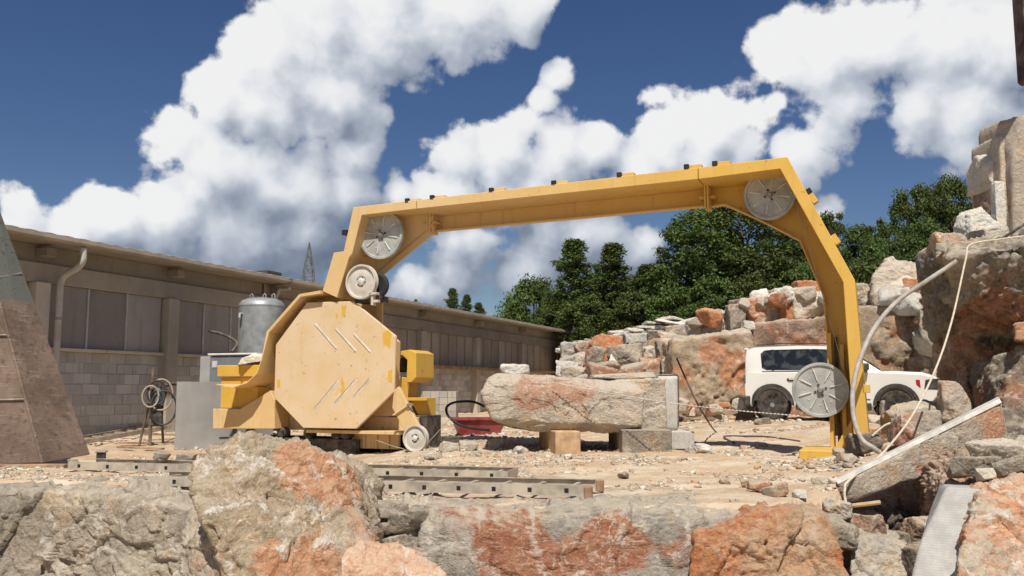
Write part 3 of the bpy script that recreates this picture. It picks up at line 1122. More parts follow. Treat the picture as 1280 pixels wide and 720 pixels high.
part('hinge_bracket', MB().box(u - 0.02, u + 0.07, 0.0, 0.12, w_ - 0.05, w_ + 0.05), M_yel, 0.004)


# pulleys
def pulley(px, py, rpx, d, th=0.07, dusty=M_alu, spokes=8, phase=0.2, holes=True):
    u, w_ = S(px, py, d)
    u2, _ = S(px + rpx, py, d)
    r = abs(u2 - u) * 0.965
    p = MB().lathe([(0, 0.02), (r * 0.88, 0.02), (r * 0.90, 0.0), (r * 0.985, 0.0), (r, 0.012), (r * 0.97, th / 2), (r, th - 0.012), (r * 0.985, th), (r * 0.88, th), (0, th)],
                   (u, d, w_), 'Y', 56).build('pulley', dusty, saw, smooth=True)
    for k in range(spokes):
        a = 2 * math.pi * k / spokes + phase
        Mt = Matrix.Translation((u, d, w_)) @ Matrix.Rotation(a, 4, 'Y')
        mb = MB().prism([(r * 0.34, -0.005), (r * 0.76, -0.010), (r * 0.78, 0.0), (r * 0.76, 0.010), (r * 0.34, 0.005)], 0.004, 0.022, Mt)
        mb.build('spoke', M_alu2, p, bevel=0.003)
    MB().lathe([(0, -0.03), (r * 0.07, -0.03), (r * 0.11, -0.01), (r * 0.12, 0.019)], (u, d, w_), 'Y', 20).build('hub', M_steel, p, smooth=True)
    for k in range(16):
        a = 2 * math.pi * (k + 0.5) / 16 + phase
        rr_ = r * (0.82 if k % 2 else 0.55)
        MB().lathe([(0, 0.010), (0.007, 0.012), (0.009, 0.019)], (u + rr_ * math.cos(a), d, w_ + rr_ * math.sin(a)), 'Y', 6).build('rivet', M_alu2, p)
    for k in range(4):
        a = 2 * math.pi * k / 4 + 0.35
        MB().lathe([(0, 0.008), (0.016, 0.008), (0.016, 0.019)], (u + r * 0.2 * math.cos(a), d, w_ + r * 0.2 * math.sin(a)), 'Y', 8).build('bolt', M_dark, p)
    MB().lathe([(0.055, 0.0), (0.055, DP - d - 0.12)], (u, d + th, w_), 'Y', 16).build('axle', M_dark, p)
    return u, w_, r


PU1 = pulley(475.5, 293.5, 28, 0.20)
PU2 = pulley(962, 243, 34.5, 0.47)
PU3 = pulley(1025.5, 487.5, 38, 0.44, phase=0.5)
# upright guide behind the lower right pulley
gu, gw = S(1047, 440, 0.64)
part('slide_rail', MB().box(gu - 0.13, gu - 0.07, 0.58, 0.685, 0.10, gw + 0.25).box(gu + 0.03, gu + 0.08, 0.58, 0.685, 0.10, gw + 0.1), M_yel, 0.004)
part('slide_screw', MB().tube([(gu - 0.02, 0.64, 0.1), (gu - 0.02, 0.64, gw + 0.2)], 0.02, 8), M_dark, 0)
part('pulley_carriage', MB().box(PU3[0] - 0.12, gu + 0.10, 0.53, 0.575, PU3[1] - 0.16, PU3[1] + 0.16), M_yel, 0.006)
# foot of the right leg
f0_, f1_ = S(999, 566, -0.05), S(1087, 566, -0.05)
part('leg_foot', MB().box(f0_[0], f1_[0] + 0.02, -0.10, 0.80, 0.015, 0.135), M_yel, 0.01)
part('foot_plate', MB().box(f0_[0] + 0.06, f1_[0] - 0.05, -0.05, 0.74, -0.06, 0.013), M_dark, 0)
part('foot_gusset', MB().prism([(f1_[0] - 0.20, 0.137), (f1_[0] - 0.42, 0.137), (f1_[0] - 0.20, 0.5)], 0.30, 0.32), M_yel, 0)

# flywheel housing behind the octagon
OCT = [(383.5, 378), (441, 376.5), (494.5, 420), (492.5, 490), (445, 536), (379, 535), (342.5, 497), (344.5, 431)]
DO = 0.06
OP = SP(OCT, DO)
ocx = sum(p[0] for p in OP) / 8
ocz = sum(p[1] for p in OP) / 8
cov = part('octagonal_cover', MB().prism(OP, DO, DO + 0.055), M_cover, 0.008)
inn = [(ocx + (p[0] - ocx) * 0.86, ocz + (p[1] - ocz) * 0.86) for p in OP]
part('flywheel_housing', MB().prism(inn, DO + 0.056, 0.50), M_yel_dust, 0.008)
M_louvre = simple('pale_louvre', (0.70, 0.62, 0.50), 0.7)
M_slot = simple('slot_edge', (0.30, 0.22, 0.12), 0.8)
for (x0, y0, x1, y1) in [(393, 405, 421, 437), (419, 411, 445, 440), (442, 418, 463, 441), (393, 511, 422, 476), (418, 504, 445, 474), (442, 496, 463, 472)]:
    a, b_ = S(x0, y0, DO), S(x1, y1, DO)
    dx, dz = b_[0] - a[0], b_[1] - a[1]
    L = math.hypot(dx, dz)
    Mt = Matrix.Translation((a[0], DO, a[1])) @ Matrix.Rotation(-math.atan2(dz, dx), 4, 'Y')
    # pressed louvre: a low wedge over a dark bar painted as the slit's unlit inside
    mb = MB()
    sgn = 1 if dz < 0 else -1
    mb.add([Mt @ Vector(v) for v in [(0, -0.001, 0), (L, -0.001, 0), (L, -0.001, 0.03 * sgn), (0, -0.001, 0.03 * sgn), (0.02, -0.007, 0), (L - 0.02, -0.007, 0)]],
           [(4, 5, 2, 3), (0, 4, 3), (1, 2, 5), (0, 1, 5, 4), (0, 3, 2, 1)])
    lv = mb.build('louvre', M_louvre, cov)
    MB().box(0.01, L - 0.01, -0.003, -0.0005, -0.009 if sgn > 0 else 0.001, -0.001 if sgn > 0 else 0.009, Mt).build('slit', M_dark, lv)

# wrap-round guard strip with its curled lip
gp_out = [(403, 363.5), (377, 368), (336.5, 414), (332, 450), (329, 466), (319, 478), (304, 484), (286, 480)]
gpts = SP(gp_out, 0.0)
mb = MB()
th = 0.05
ins = []
for k in range(len(gpts)):
    a = Vector(gpts[max(k - 1, 0)])
    b_ = Vector(gpts[min(k + 1, len(gpts) - 1)])
    t_ = (b_ - a).normalized()
    tk = th if k < 3 else 0.012
    ins.append((gpts[k][0] - t_.y * tk, gpts[k][1] + t_.x * tk))
mb2 = MB()
n = len(gpts)
y0s = [-0.06] * n
y1s = [0.50] * n
for k in range(3, n):
    y0s[k] = -0.06 - 0.05 * (k - 2)
vs = []
for k in range(n):
    vs += [(gpts[k][0], y0s[k], gpts[k][1]), (ins[k][0], y0s[k], ins[k][1]), (ins[k][0], y1s[k], ins[k][1]), (gpts[k][0], y1s[k], gpts[k][1])]
fs = []
for k in range(n - 1):
    for j in range(4):
        fs.append((4 * k + j, 4 * k + (j + 1) % 4, 4 * k + 4 + (j + 1) % 4, 4 * k + 4 + j))
fs += [(0, 1, 2, 3), (4 * n - 1, 4 * n - 2, 4 * n - 3, 4 * n - 4)]
mb2.add(vs, fs)
part('curved_guard', mb2, M_yel_dust, 0.0)
# plate between guard and housing
web('housing_back_plate', [(346, 490), (500, 470), (500, 520), (346, 520)], 0.505, 0.518, M_yel)
web('guard_back_plate', [(404, 368), (378, 372), (341, 416), (338, 470), (340, 510), (425, 510), (425, 372)], 0.46, 0.48, M_yel_dust)
web('pylon_plate', [(404, 364), (418, 317), (440, 318), (428, 372)], 0.30, 0.34, M_yel_dust)

# base beam, wing plate, legs
bl, br = S(266, 536, 0.10), S(500, 536, 0.10)
bt = S(266, 511, 0.10)[1]
part('base_beam', MB().prism(SP([(266, 511), (300, 511), (338, 488), (343, 500), (343, 536), (266, 536)], 0.12), 0.12, 0.50), M_yel_dust, 0.008)
part('base_beam', MB().box(S(346, 536, 0.52)[0], br[0], 0.52, 1.25, bl[1] - 0.01, bl[1] + 0.22), M_yel, 0.008)
part('deck_plate', MB().box(S(381, 537, 0.10)[0], S(501, 537, 0.10)[0], 0.125, 0.515, bl[1] - 0.03, bl[1] + 0.02), M_yel_dust, 0.004)
part('base_rear_frame', MB().box(bl[0] + 0.2, S(345, 536, 0.52)[0], 0.52, 1.30, bl[1] + 0.0, bl[1] + 0.16), M_yel, 0.008)
sk = S(440, 561, 0.2)
part('skirt_frame', MB().box(S(436, 560, 0.45)[0], S(499, 555, 0.45)[0], 0.46, 0.49, S(436, 560, 0.45)[1], bl[1] - 0.012), M_yel, 0.004)
for px in (440, 455, 470, 485, 497):
    u = S(px, 550, 0.42)[0]
    part('skirt_rib', MB().box(u - 0.012, u + 0.012, 0.42, 0.458, S(436, 560, 0.42)[1], bl[1] - 0.02), M_yel, 0)
# carriage rollers and beams under the base
zt = bl[1] - 0.012
part('track_beam', MB().box(bl[0] + 0.35, S(445, 550, 0.3)[0], 0.30, 0.42, -0.15, 0.09).box(bl[0] + 0.35, S(445, 550, 0.3)[0], 0.95, 1.07, -0.15, 0.09), M_dark, 0.004)
for px in (352, 385, 420, 432):
    u = S(px, 550, 0.3)[0]
    part('roller', MB().lathe([(0.05, 0.0), (0.085, 0.012), (0.085, 0.13), (0.05, 0.142)], (u, 0.28, 0.178), 'Y', 18), M_dark, 0, True)
    part('roller_bracket', MB().box(u - 0.06, u + 0.06, 0.25, 0.275, 0.12, zt), M_dark, 0.003)
    part('roller_bracket', MB().box(u - 0.06, u + 0.06, 0.43, 0.455, 0.12, zt), M_dark, 0.003)
# counterweight boxes at the back end
for (x0, y0, x1, y1, d0, d1) in [(271, 456, 329, 471, 0.22, 0.75), (275, 483, 322, 510, 0.20, 0.70), (300, 448, 334, 455.5, 0.35, 0.75), (276, 471.6, 328, 482.6, 0.27, 0.70)]:
    a, b_ = S(x0, y1, d0), S(x1, y0, d0)
    part('ballast_box', MB().box(a[0], b_[0], d0, d1, a[1], b_[1]), M_yel_clean, 0.01)
# motor with its open cowl on the right of the flywheel
a, b_ = S(497, 488, 0.7), S(517, 440, 0.7)
mt = part('motor_cowl', MB().prism(SP([(494, 440), (512, 437), (520, 441), (520, 472), (514, 478), (508, 478), (509, 450), (503, 444), (494, 445)], 0.55), 0.55, 1.15), M_yel_clean, 0.006)
part('motor', MB().lathe([(0, 0.0), (0.10, 0.0), (0.12, 0.03), (0.12, 0.34), (0.08, 0.40)], (S(500, 456, 0.72)[0], 0.74, S(500, 456, 0.72)[1]), 'Y', 20), M_dark, 0, True)
part('motor_pedestal', MB().prism(SP([(490, 470), (508, 472), (511, 520), (490, 520)], 0.72), 0.72, 1.1), M_yel_clean, 0.008)
part('rear_bracket', MB().prism(SP([(508, 497), (533, 497), (533, 527), (527, 527), (514, 502)], 0.78), 0.78, 1.1).prism(SP([(508, 497), (533, 497), (533, 501), (508, 501)], 0.60), 0.60, 0.779), M_yel_clean, 0.006)
part('motor_footing', MB().box(S(486, 536, 0.7)[0], S(533, 536, 0.7)[0], 0.70, 1.2, -0.12, S(500, 519, 0.72)[1]), M_dark, 0.006)

# lower swing arm with its guide wheel
arm = part('swing_arm', MB().prism(SP([(492, 488), (498, 483), (524, 533), (512, 543), (506, 540), (490, 510)], -0.02), -0.02, 0.05), M_yel_dust, 0.008)
a, b_ = S(492, 519, -0.03), S(511, 506, -0.03)
MB().tube([(a[0], -0.04, a[1]), (b_[0], -0.04, b_[1])], 0.016, 10).build('clamp_bar', M_yel_dust, arm)
for k in range(3):
    MB().lathe([(0.022, -0.02), (0.022, 0.02)], (b_[0] + 0.03 * k, -0.045, b_[1] + 0.012 * (k % 2)), 'Y', 8).build('bolt', M_steel, arm)


def guide_wheel(px, py, rpx, d, name='guide_wheel', rim=M_white_whl, tyre=None):
    u, w_ = S(px, py, d)
    r = abs(S(px + rpx, py, d)[0] - u) * 0.97
    p = MB().lathe([(0, 0.03), (r * 0.30, 0.03), (r * 0.34, 0.018), (r * 0.62, 0.018), (r * 0.72, 0.03), (r * 0.86, 0.03), (r * 0.9, 0.0), (r, 0.0), (r, 0.02), (r * 0.95, 0.045), (r, 0.07), (r, 0.09), (0, 0.09)],
                   (u, d, w_), 'Y', 44).build(name, rim, saw, smooth=True)
    MB().lathe([(0, -0.012), (r * 0.12, -0.012), (r * 0.2, 0.0), (r * 0.22, 0.031)], (u, d, w_), 'Y', 18).build('hub', M_alu2, p, smooth=True)
    for k in range(5):
        an = 2 * math.pi * k / 5
        MB().lathe([(0, 0.012), (0.009, 0.012), (0.009, 0.029)], (u + r * 0.26 * math.cos(an), d, w_ + r * 0.26 * math.sin(an)), 'Y', 6).build('bolt', M_dark, p)
    return u, w_, r


G1 = guide_wheel(518, 548, 15.2, -0.13)
G2 = guide_wheel(450.5, 352, 19.5, 0.00)
u, w_ = S(471, 357, 0.16)
part('backing_wheel', MB().lathe([(0.10, 0.02), (0.17, 0.0), (0.20, 0.02), (0.20, 0.06), (0.17, 0.08), (0.10, 0.07)], (u, 0.14, w_), 'Y', 36), M_rubber, 0, True)
part('wheel_mount', MB().box(G2[0] - 0.16, G2[0] - 0.06, 0.09, 0.40, G2[1] - 0.32, G2[1] + 0.05).box(G2[0] - 0.14, G2[0] + 0.30, 0.10, 0.36, G2[1] - 0.31, G2[1] - 0.22), M_dark, 0.006)
part('tension_bracket', MB().box(u - 0.02, u + 0.02, 0.02, 0.12, w_ - 0.32, w_ + 0.02).box(u - 0.06, u + 0.09, 0.0, 0.10, w_ - 0.16, w_ - 0.12).box(u + 0.03, u + 0.11, 0.01, 0.09, w_ - 0.28, w_ - 0.24), M_white_whl, 0.004)
part('axle', MB().tube([(G2[0], 0.05, G2[1]), (G2[0], 0.42, G2[1])], 0.035, 10), M_dark, 0)

# the wire running round the pulleys
def wire(pts, r=0.006):
    part('diamond_wire', MB().tube(pts, r, 6), M_wire, 0)


wire([(PU1[0], 0.235, PU1[1] + PU1[2] * 0.985), (PU2[0], 0.505, PU2[1] + PU2[2] * 0.985)])
wire([(PU2[0] + PU2[2] * 0.95, 0.505, PU2[1] - 0.1), (PU3[0] + PU3[2] * 0.98, 0.475, PU3[1] + 0.03)])
wire([(G1[0], -0.085, G1[1] - G1[2]), (G1[0] - 0.4, -0.02, G1[1] - G1[2] + 0.06), (G1[0] - 0.75, 0.05, G1[1] - G1[2] + 0.14)])
wire([(G1[0] + G1[2] * 0.8, -0.085, G1[1] - G1[2] * 0.55), (G1[0] + 0.55, -0.05, G1[1] + 0.30)], 0.005)

# ------------------------------------------------------------------ big stones
def outline(pts, Yf, Yb, shift=0.0):
    """front outline in photo pixels at depth Yf; the same outline carried straight back to Yb"""
    f = [at(x, y, Yf) for x, y in pts]
    return f + [Vector((p.x, Yb, p.z + shift)) for p in f]


# stones whose rust stains have a place of their own
def sp(px, py, Y, r, w_=0.35):
    return (at(px, py, Y), r, w_)


M_boul = rock_mat('boulder_veined', (0.37, 0.285, 0.185), (0.50, 0.405, 0.285), (0.52, 0.22, 0.10), (0.58, 0.33, 0.19), 0.36, 1.0, 0.3, scale=1.3,
                  spots=[sp(395, 588, 6.2, 0.38), sp(430, 605, 6.1, 0.2, 0.3), sp(370, 700, 5.6, 0.35, 0.14)])
M_pinkb = rock_mat('boulder_pink', (0.46, 0.385, 0.30), (0.54, 0.455, 0.36), (0.55, 0.29, 0.165), (0.60, 0.385, 0.245), 0.45, 0.6, 0.25, spots=[sp(490, 700, 5.5, 0.5, 0.25)])
M_ledge = rock_mat('ledge_red_grey', (0.29, 0.26, 0.225), (0.44, 0.385, 0.31), (0.35, 0.115, 0.05), (0.44, 0.21, 0.115), 0.34, 0.7, 0.9,
                   spots=[sp(640, 690, 6.6, 0.35, 0.22), sp(760, 680, 6.6, 0.38, 0.25), sp(700, 720, 6.6, 0.35, 0.2)])
M_slabm = rock_mat('slab_red_brown', (0.36, 0.30, 0.235), (0.46, 0.385, 0.30), (0.44, 0.19, 0.10), (0.42, 0.23, 0.14), 0.34, 0.4, 0.3, spots=[sp(1160, 570, 8.0, 0.3, 0.2), sp(1230, 530, 8.3, 0.35, 0.15)])
M_lblock = rock_mat('long_block_pink', (0.52, 0.43, 0.325), (0.62, 0.535, 0.42), (0.48, 0.23, 0.14), (0.54, 0.35, 0.24), 0.22, 0.6, 0.85, dustcol=(0.62, 0.55, 0.45), spots=[sp(670, 490, 12.8, 0.45, 0.28), sp(720, 485, 12.8, 0.4, 0.2)])
M_over = rock_mat('overhang_stained', (0.22, 0.20, 0.175), (0.40, 0.345, 0.27), (0.36, 0.15, 0.075), (0.44, 0.25, 0.14), 0.30, 0.2, 0.9, scale=1.0, spots=[sp(1240, 390, 11.7, 0.6, 0.25), sp(1280, 380, 11.7, 0.5, 0.2)])
M_rock_redb = rock_mat('wall_block_red_brown', (0.29, 0.18, 0.125), (0.39, 0.265, 0.185), (0.34, 0.12, 0.06), (0.42, 0.19, 0.10), 0.5, 0.5, 0.6)
M_wall1 = rock_mat('wall_block_stained', (0.34, 0.255, 0.17), (0.44, 0.345, 0.24), (0.50, 0.20, 0.09), (0.46, 0.24, 0.13), 0.36, 0.4, 0.6,
                   spots=[sp(888, 436, 22.3, 0.55, 0.2), sp(862, 465, 22.3, 0.55, 0.2), sp(930, 465, 22.3, 0.8, 0.2)])
# foreground ledge
hull_rock('quarry_block', [at(-150, 617, 8.05), at(75, 612, 8.15), at(90, 800, 7.9), at(-150, 800, 7.8)] + [Vector((-6.2, 9.0, 0.0)), Vector((-4.0, 9.0, -0.02)), Vector((-4.0, 9.0, -1.0)), Vector((-6.2, 9.0, -1.0))],
          M_rock_grey, 'rough grey limestone block at the ledge below the rusty steel hopper', 'stone block', level=7, seed=3, amp=0.055, freq=2.0, fine=0.15)
hull_rock('quarry_block', [at(50, 614, 7.95), at(150, 610, 7.8), at(245, 640, 7.3), at(255, 820, 6.95), at(56, 820, 7.6)] + [Vector((-4.1, 8.7, -0.01)), Vector((-2.0, 8.3, -0.03)), Vector((-1.9, 8.3, -1.0)), Vector((-4.1, 8.7, -1.0))],
          M_rock_grey, 'grey weathered limestone block in front of the ladders, left of the upright boulder', 'stone block', level=7, seed=5, amp=0.06, freq=2.0, fine=0.15)
hull_rock('boulder', [at(240, 606, 5.9), at(246, 576, 5.95), at(270, 548, 6.1), at(312, 539, 6.2), at(348, 556, 6.2), at(398, 566, 6.25), at(436, 592, 6.3), at(452, 632, 6.2), at(470, 690, 5.9), at(455, 800, 5.55), at(300, 800, 5.5), at(262, 660, 5.6), at(242, 622, 5.75),
                      Vector((-1.75, 6.95, 0.20)), Vector((-1.4, 7.0, 0.42)), Vector((-1.05, 7.0, 0.25)), Vector((-0.95, 6.9, -0.9)), Vector((-1.9, 6.9, -0.9))],
          M_boul, 'big upright boulder with orange patches and white veins before the ladders', 'boulder', level=7, seed=8, amp=0.06, freq=2.5, fine=0.2)
hull_rock('boulder', [at(222, 672, 6.15), at(240, 636, 6.5), at(290, 650, 6.2), at(330, 668, 5.7), at(345, 820, 5.25), at(215, 820, 5.8), Vector((-2.2, 7.3, -0.25)), Vector((-1.6, 7.3, -0.25)), Vector((-1.5, 7.3, -1.0)), Vector((-2.2, 7.3, -1.0))],
          M_rock_mix, 'low ochre-grey boulder propping up the large veined boulder', 'boulder', level=7, seed=11, amp=0.04, freq=2.8)
hull_rock('boulder', [at(425, 690, 5.5), at(455, 672, 5.7), at(505, 676, 5.7), at(548, 705, 5.55), at(580, 740, 5.4), at(560, 850, 5.2), at(420, 850, 5.2), Vector((-0.95, 6.4, -0.45)), Vector((-0.5, 6.4, -0.5)), Vector((-0.5, 6.4, -1.0)), Vector((-1.0, 6.4, -1.0))],
          M_pinkb, 'smooth pinkish orange boulder at the foot of the ledge', 'boulder', level=7, seed=14, amp=0.03, freq=2.2)
hull_rock('quarry_block', [at(522, 660, 6.62), at(536, 632, 6.75), at(650, 629, 6.8), at(1000, 643, 6.75), at(1010, 820, 6.5), at(520, 820, 6.5)] + [Vector((-0.72, 7.6, -0.02)), Vector((2.2, 7.6, -0.02)), Vector((2.2, 7.6, -1.0)), Vector((-0.72, 7.6, -1.0))],
          M_ledge, 'red and grey limestone block under the ladder ends', 'stone block', level=7, seed=17, amp=0.05, freq=2.0, fine=0.2)
hull_rock('quarry_block', [at(872, 672, 6.56), at(948, 631, 6.72), at(1028, 646, 6.68), at(1056, 690, 6.55), at(1078, 830, 6.38), at(842, 830, 6.42)] + [Vector((1.35, 7.5, -0.05)), Vector((2.45, 7.5, -0.06)), Vector((2.5, 7.4, -1.0)), Vector((1.35, 7.5, -1.0))],
          M_rock_orange, 'bright rusty orange limestone block at the end of the ledge', 'stone block', level=7, seed=21, amp=0.045, freq=2.1)
hull_rock('quarry_block', [at(1062, 690, 6.9), at(1080, 668, 7.0), at(1138, 676, 6.9), at(1150, 830, 6.6), at(1070, 830, 6.6)] + [Vector((2.75, 7.9, -0.3)), Vector((3.2, 7.9, -0.3)), Vector((3.2, 7.9, -1.0)), Vector((2.7, 7.9, -1.0))],
          M_rock_pale, 'pale grey block low in the gap beneath the leaning slab', 'stone block', level=6, seed=24, amp=0.04, freq=2.6)

# sawn block with drill grooves
m, t, b = new_mat('sawn_grooved')
co = t.n('ShaderNodeTexCoord').outputs['Object']
wv = t.n('ShaderNodeTexWave', wave_type='BANDS', bands_direction='Z')
t.l(co, wv.inputs['Vector'])
wv.inputs['Scale'].default_value = 19.0
wv.inputs['Distortion'].default_value = 3.0
wv.inputs['Detail'].default_value = 3
wv.inputs['Detail Scale'].default_value = 3
n2 = t.noise(co, 8, 6, 0.65)
c = t.mix(t.step(n2, 0.35, 0.65), (0.36, 0.345, 0.31), (0.46, 0.44, 0.40))
c = t.mix(t.math('MULTIPLY', t.step(wv.outputs['Fac'], 0.6, 0.9), 0.14), c, (0.27, 0.255, 0.23))
t.l(c, b.inputs['Base Color'])
b.inputs['Roughness'].default_value = 0.85
t.l(t.bump(t.math('ADD', t.math('MULTIPLY', wv.outputs['Fac'], 0.5), n2), 0.3, 0.01), b.inputs['Normal'])
M_groove = m
hull_rock('sawn_block', [at(1183, 607, 6.75), at(1226, 612, 6.6), at(1205, 840, 5.9), at(1110, 840, 6.1), at(1150, 676, 6.55)] + [Vector((3.55, 7.5, 0.12)), Vector((4.1, 7.5, 0.12)), Vector((4.1, 7.3, -1.0)), Vector((3.1, 7.3, -1.0))],
          M_groove, 'grey block with a steep sawn face scored by fine grooves', 'stone block', level=6, seed=27, amp=0.008, freq=3.0, sharp=60, chip=0.5)
hull_rock('boulder', [at(1218, 622, 6.45), at(1250, 590, 6.7), at(1310, 585, 6.6), at(1330, 840, 5.8), at(1192, 840, 5.75), at(1196, 716, 6.0)] + [Vector((3.9, 7.7, 0.2)), Vector((4.7, 7.7, 0.25)), Vector((4.7, 7.6, -1.0)), Vector((3.8, 7.6, -1.0))],
          M_rock_mix, 'large ochre and white veined boulder beside the sawn block', 'boulder', level=7, seed=30, amp=0.045, freq=2.6)

# leaning slab with a sawn white top edge
hull_rock('leaning_slab', [at(1045, 606, 7.7), at(1252, 503, 8.3), at(1258, 556, 8.3), at(1178, 584, 8.05), at(1056, 630, 7.7)] + [at(1046, 601, 8.15), at(1250, 500, 8.8), at(1258, 540, 8.8), at(1056, 618, 8.1)],
          M_slabm, None, level=6, seed=33, amp=0.016, freq=3.2, sharp=50)
sl = bpy.data.objects['leaning_slab']
tag(sl, 'long slab leaning up the rubble, white sawn top edge and red flank', 'stone slab')
# its sawn top face
a_, b_, c_, d_ = at(1046, 603, 7.70), at(1251, 501, 8.3), at(1249, 498, 8.8), at(1047, 600, 8.17)
nrm = (b_ - a_).cross(d_ - a_).normalized()
mb = MB()
up_ = nrm * 0.02
mb.add([a_ - up_, b_ - up_, c_ - up_, d_ - up_, a_ + up_, b_ + up_, c_ + up_, d_ + up_], [(0, 3, 2, 1), (4, 5, 6, 7), (0, 1, 5, 4), (1, 2, 6, 5), (2, 3, 7, 6), (3, 0, 4, 7)])
mb.v = [tuple(Vector(v) - sl.location) for v in mb.v]
mb.build('sawn_face', simple('sawn_white_stone', (0.66, 0.62, 0.54), 0.85, 0, 0.14, 5, 0.5), sl, bevel=0.004)

# stones carrying the leaning slab and filling the hollow under it
rng = random.Random(77)
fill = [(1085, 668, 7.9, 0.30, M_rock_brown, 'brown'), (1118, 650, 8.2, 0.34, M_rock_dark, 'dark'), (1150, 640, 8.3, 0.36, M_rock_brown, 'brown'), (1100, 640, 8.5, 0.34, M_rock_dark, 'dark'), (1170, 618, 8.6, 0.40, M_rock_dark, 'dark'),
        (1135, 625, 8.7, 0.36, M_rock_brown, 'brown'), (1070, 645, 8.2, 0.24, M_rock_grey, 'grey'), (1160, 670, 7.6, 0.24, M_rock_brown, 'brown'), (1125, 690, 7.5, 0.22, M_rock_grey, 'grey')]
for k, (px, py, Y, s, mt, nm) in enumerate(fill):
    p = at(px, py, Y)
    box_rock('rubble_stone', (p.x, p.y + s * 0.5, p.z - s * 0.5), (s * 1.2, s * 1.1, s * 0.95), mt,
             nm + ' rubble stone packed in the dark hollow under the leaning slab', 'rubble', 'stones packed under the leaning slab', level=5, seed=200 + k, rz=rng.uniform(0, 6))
hull_rock('spoil_heap', [at(1176, 606, 7.2), at(1215, 566, 7.7), at(1262, 552, 7.9), at(1330, 556, 7.6), at(1330, 640, 6.7), at(1215, 628, 6.75), at(1180, 640, 7.1)] + [Vector((3.9, 8.7, 0.25)), Vector((5.2, 8.7, 0.35)), Vector((5.2, 8.7, -0.8)), Vector((3.8, 8.7, -0.8))],
          M_rock_brown, 'heap of earthy brown spoil behind the sawn block', 'spoil', level=7, seed=190, amp=0.05, freq=6.0, sharp=14)
for k, (px, py, Y, s, w2, mt, lb) in enumerate([(1220, 584, 7.05, 0.15, 2.0, M_rock_grey, 'flat grey stone lying on the spoil above the sawn block'), (1248, 571, 7.3, 0.20, 1.7, M_rock_pale, 'broad pale stone lying on top of the spoil heap'),
                                                (1196, 590, 7.15, 0.10, 1.6, M_rock_brown, 'small brown stone at the head of the sawn face'), (1262, 592, 6.75, 0.12, 1.8, M_rock_grey, 'thin grey stone on the back of the ochre boulder'),
                                                (1278, 566, 7.4, 0.17, 1.2, M_rock_mix, 'rust-stained stone on the spoil heap'), (1232, 597, 6.75, 0.09, 1.4, M_rock_pale, 'little pale stone where spoil meets the ochre boulder')]):
    p = at(px, py, Y)
    box_rock('rubble_stone', (p.x, p.y, p.z - s * 0.5), (s * w2, s * 1.3, s), mt, lb, 'rubble', level=5, seed=240 + k, rz=rng.uniform(-0.6, 0.6), tilt=(rng.uniform(-0.2, 0.2), rng.uniform(-0.25, 0.25)))

# overhanging mass on the right
hull_rock('overhanging_rock', [at(1180, 322, 11.1), at(1192, 301, 11.4), at(1290, 294, 11.1), at(1330, 300, 11.0), at(1330, 425, 11.7), at(1262, 425, 11.8), at(1205, 404, 11.9), at(1184, 372, 11.5)] + [Vector((6.4, 14.0, 3.0)), Vector((8.4, 14.0, 3.1)), Vector((8.4, 14.0, 1.2)), Vector((6.5, 13.8, 1.6))],
          M_over, 'dark grey overhanging rock with the white rope over its edge', 'rock', level=7, seed=41, amp=0.13, freq=1.4)
hull_rock('overhanging_rock', [at(1196, 392, 12.3), at(1270, 410, 12.1), at(1330, 400, 12.1), at(1330, 500, 12.3), at(1240, 480, 12.6), at(1208, 440, 12.6)] + [Vector((6.6, 14.2, 2.0)), Vector((8.4, 14.2, 2.0)), Vector((8.4, 14.2, 0.8)), Vector((6.8, 14.2, 0.9))],
          M_rock_redb, 'rusty brown rock tucked under the dark overhanging rock', 'rock', level=6, seed=43, amp=0.08, freq=1.5)
hull_rock('standing_stone', [at(1208, 470, 12.9), at(1250, 455, 12.8), at(1252, 590, 12.6), at(1205, 590, 12.7)] + [Vector((6.9, 14.2, 1.2)), Vector((7.6, 14.2, 1.2)), Vector((7.6, 14.2, -0.1)), Vector((6.9, 14.2, -0.1))],
          M_rock_brown, 'tall dark stone standing in shade under the overhang', 'rock', level=6, seed=45, amp=0.05, freq=1.8)
hull_rock('boulder', [at(1256, 480, 11.0), at(1275, 440, 11.2), at(1330, 430, 11.2), at(1345, 580, 10.6), at(1254, 580, 10.6)] + [Vector((6.4, 12.4, 1.2)), Vector((7.6, 12.4, 1.3)), Vector((7.6, 12.4, -0.1)), Vector((6.4, 12.4, -0.1))],
          M_rock_dark, 'tall grey boulder rising behind the flat stones', 'boulder', level=6, seed=47, amp=0.06, freq=1.7)  # darker stone colour stands in for the overhang's shade
hull_rock('rock', [at(1268, 405, 11.0), at(1300, 398, 11.0), at(1300, 428, 11.0), at(1268, 425, 11.0), at(1270, 407, 11.5), at(1300, 400, 11.5), at(1300, 428, 11.5), at(1270, 425, 11.5)], M_rock_orange,
          'small bright orange stone lodged under the overhanging rock', 'rock', level=5, seed=48, amp=0.02, freq=4)
# stones and slabs on top of it
zt_ = at(1240, 297, 12.6).z
rock_px('rock', 1174, 296, 1216, 326, 12.2, M_rock_mix, 'rusty cream stone perched on the corner of the overhang', level=5, seed=51, depth=0.9)
rock_px('rock', 1208, 262, 1250, 306, 13.2, M_white_stone, 'white broken stone at the foot of the upright slabs', level=5, seed=52, depth=0.8)
rock_px('rock', 1222, 286, 1262, 308, 12.6, M_rock_pale, 'low pale stone in front of the upright slabs', level=5, seed=53, depth=0.8)


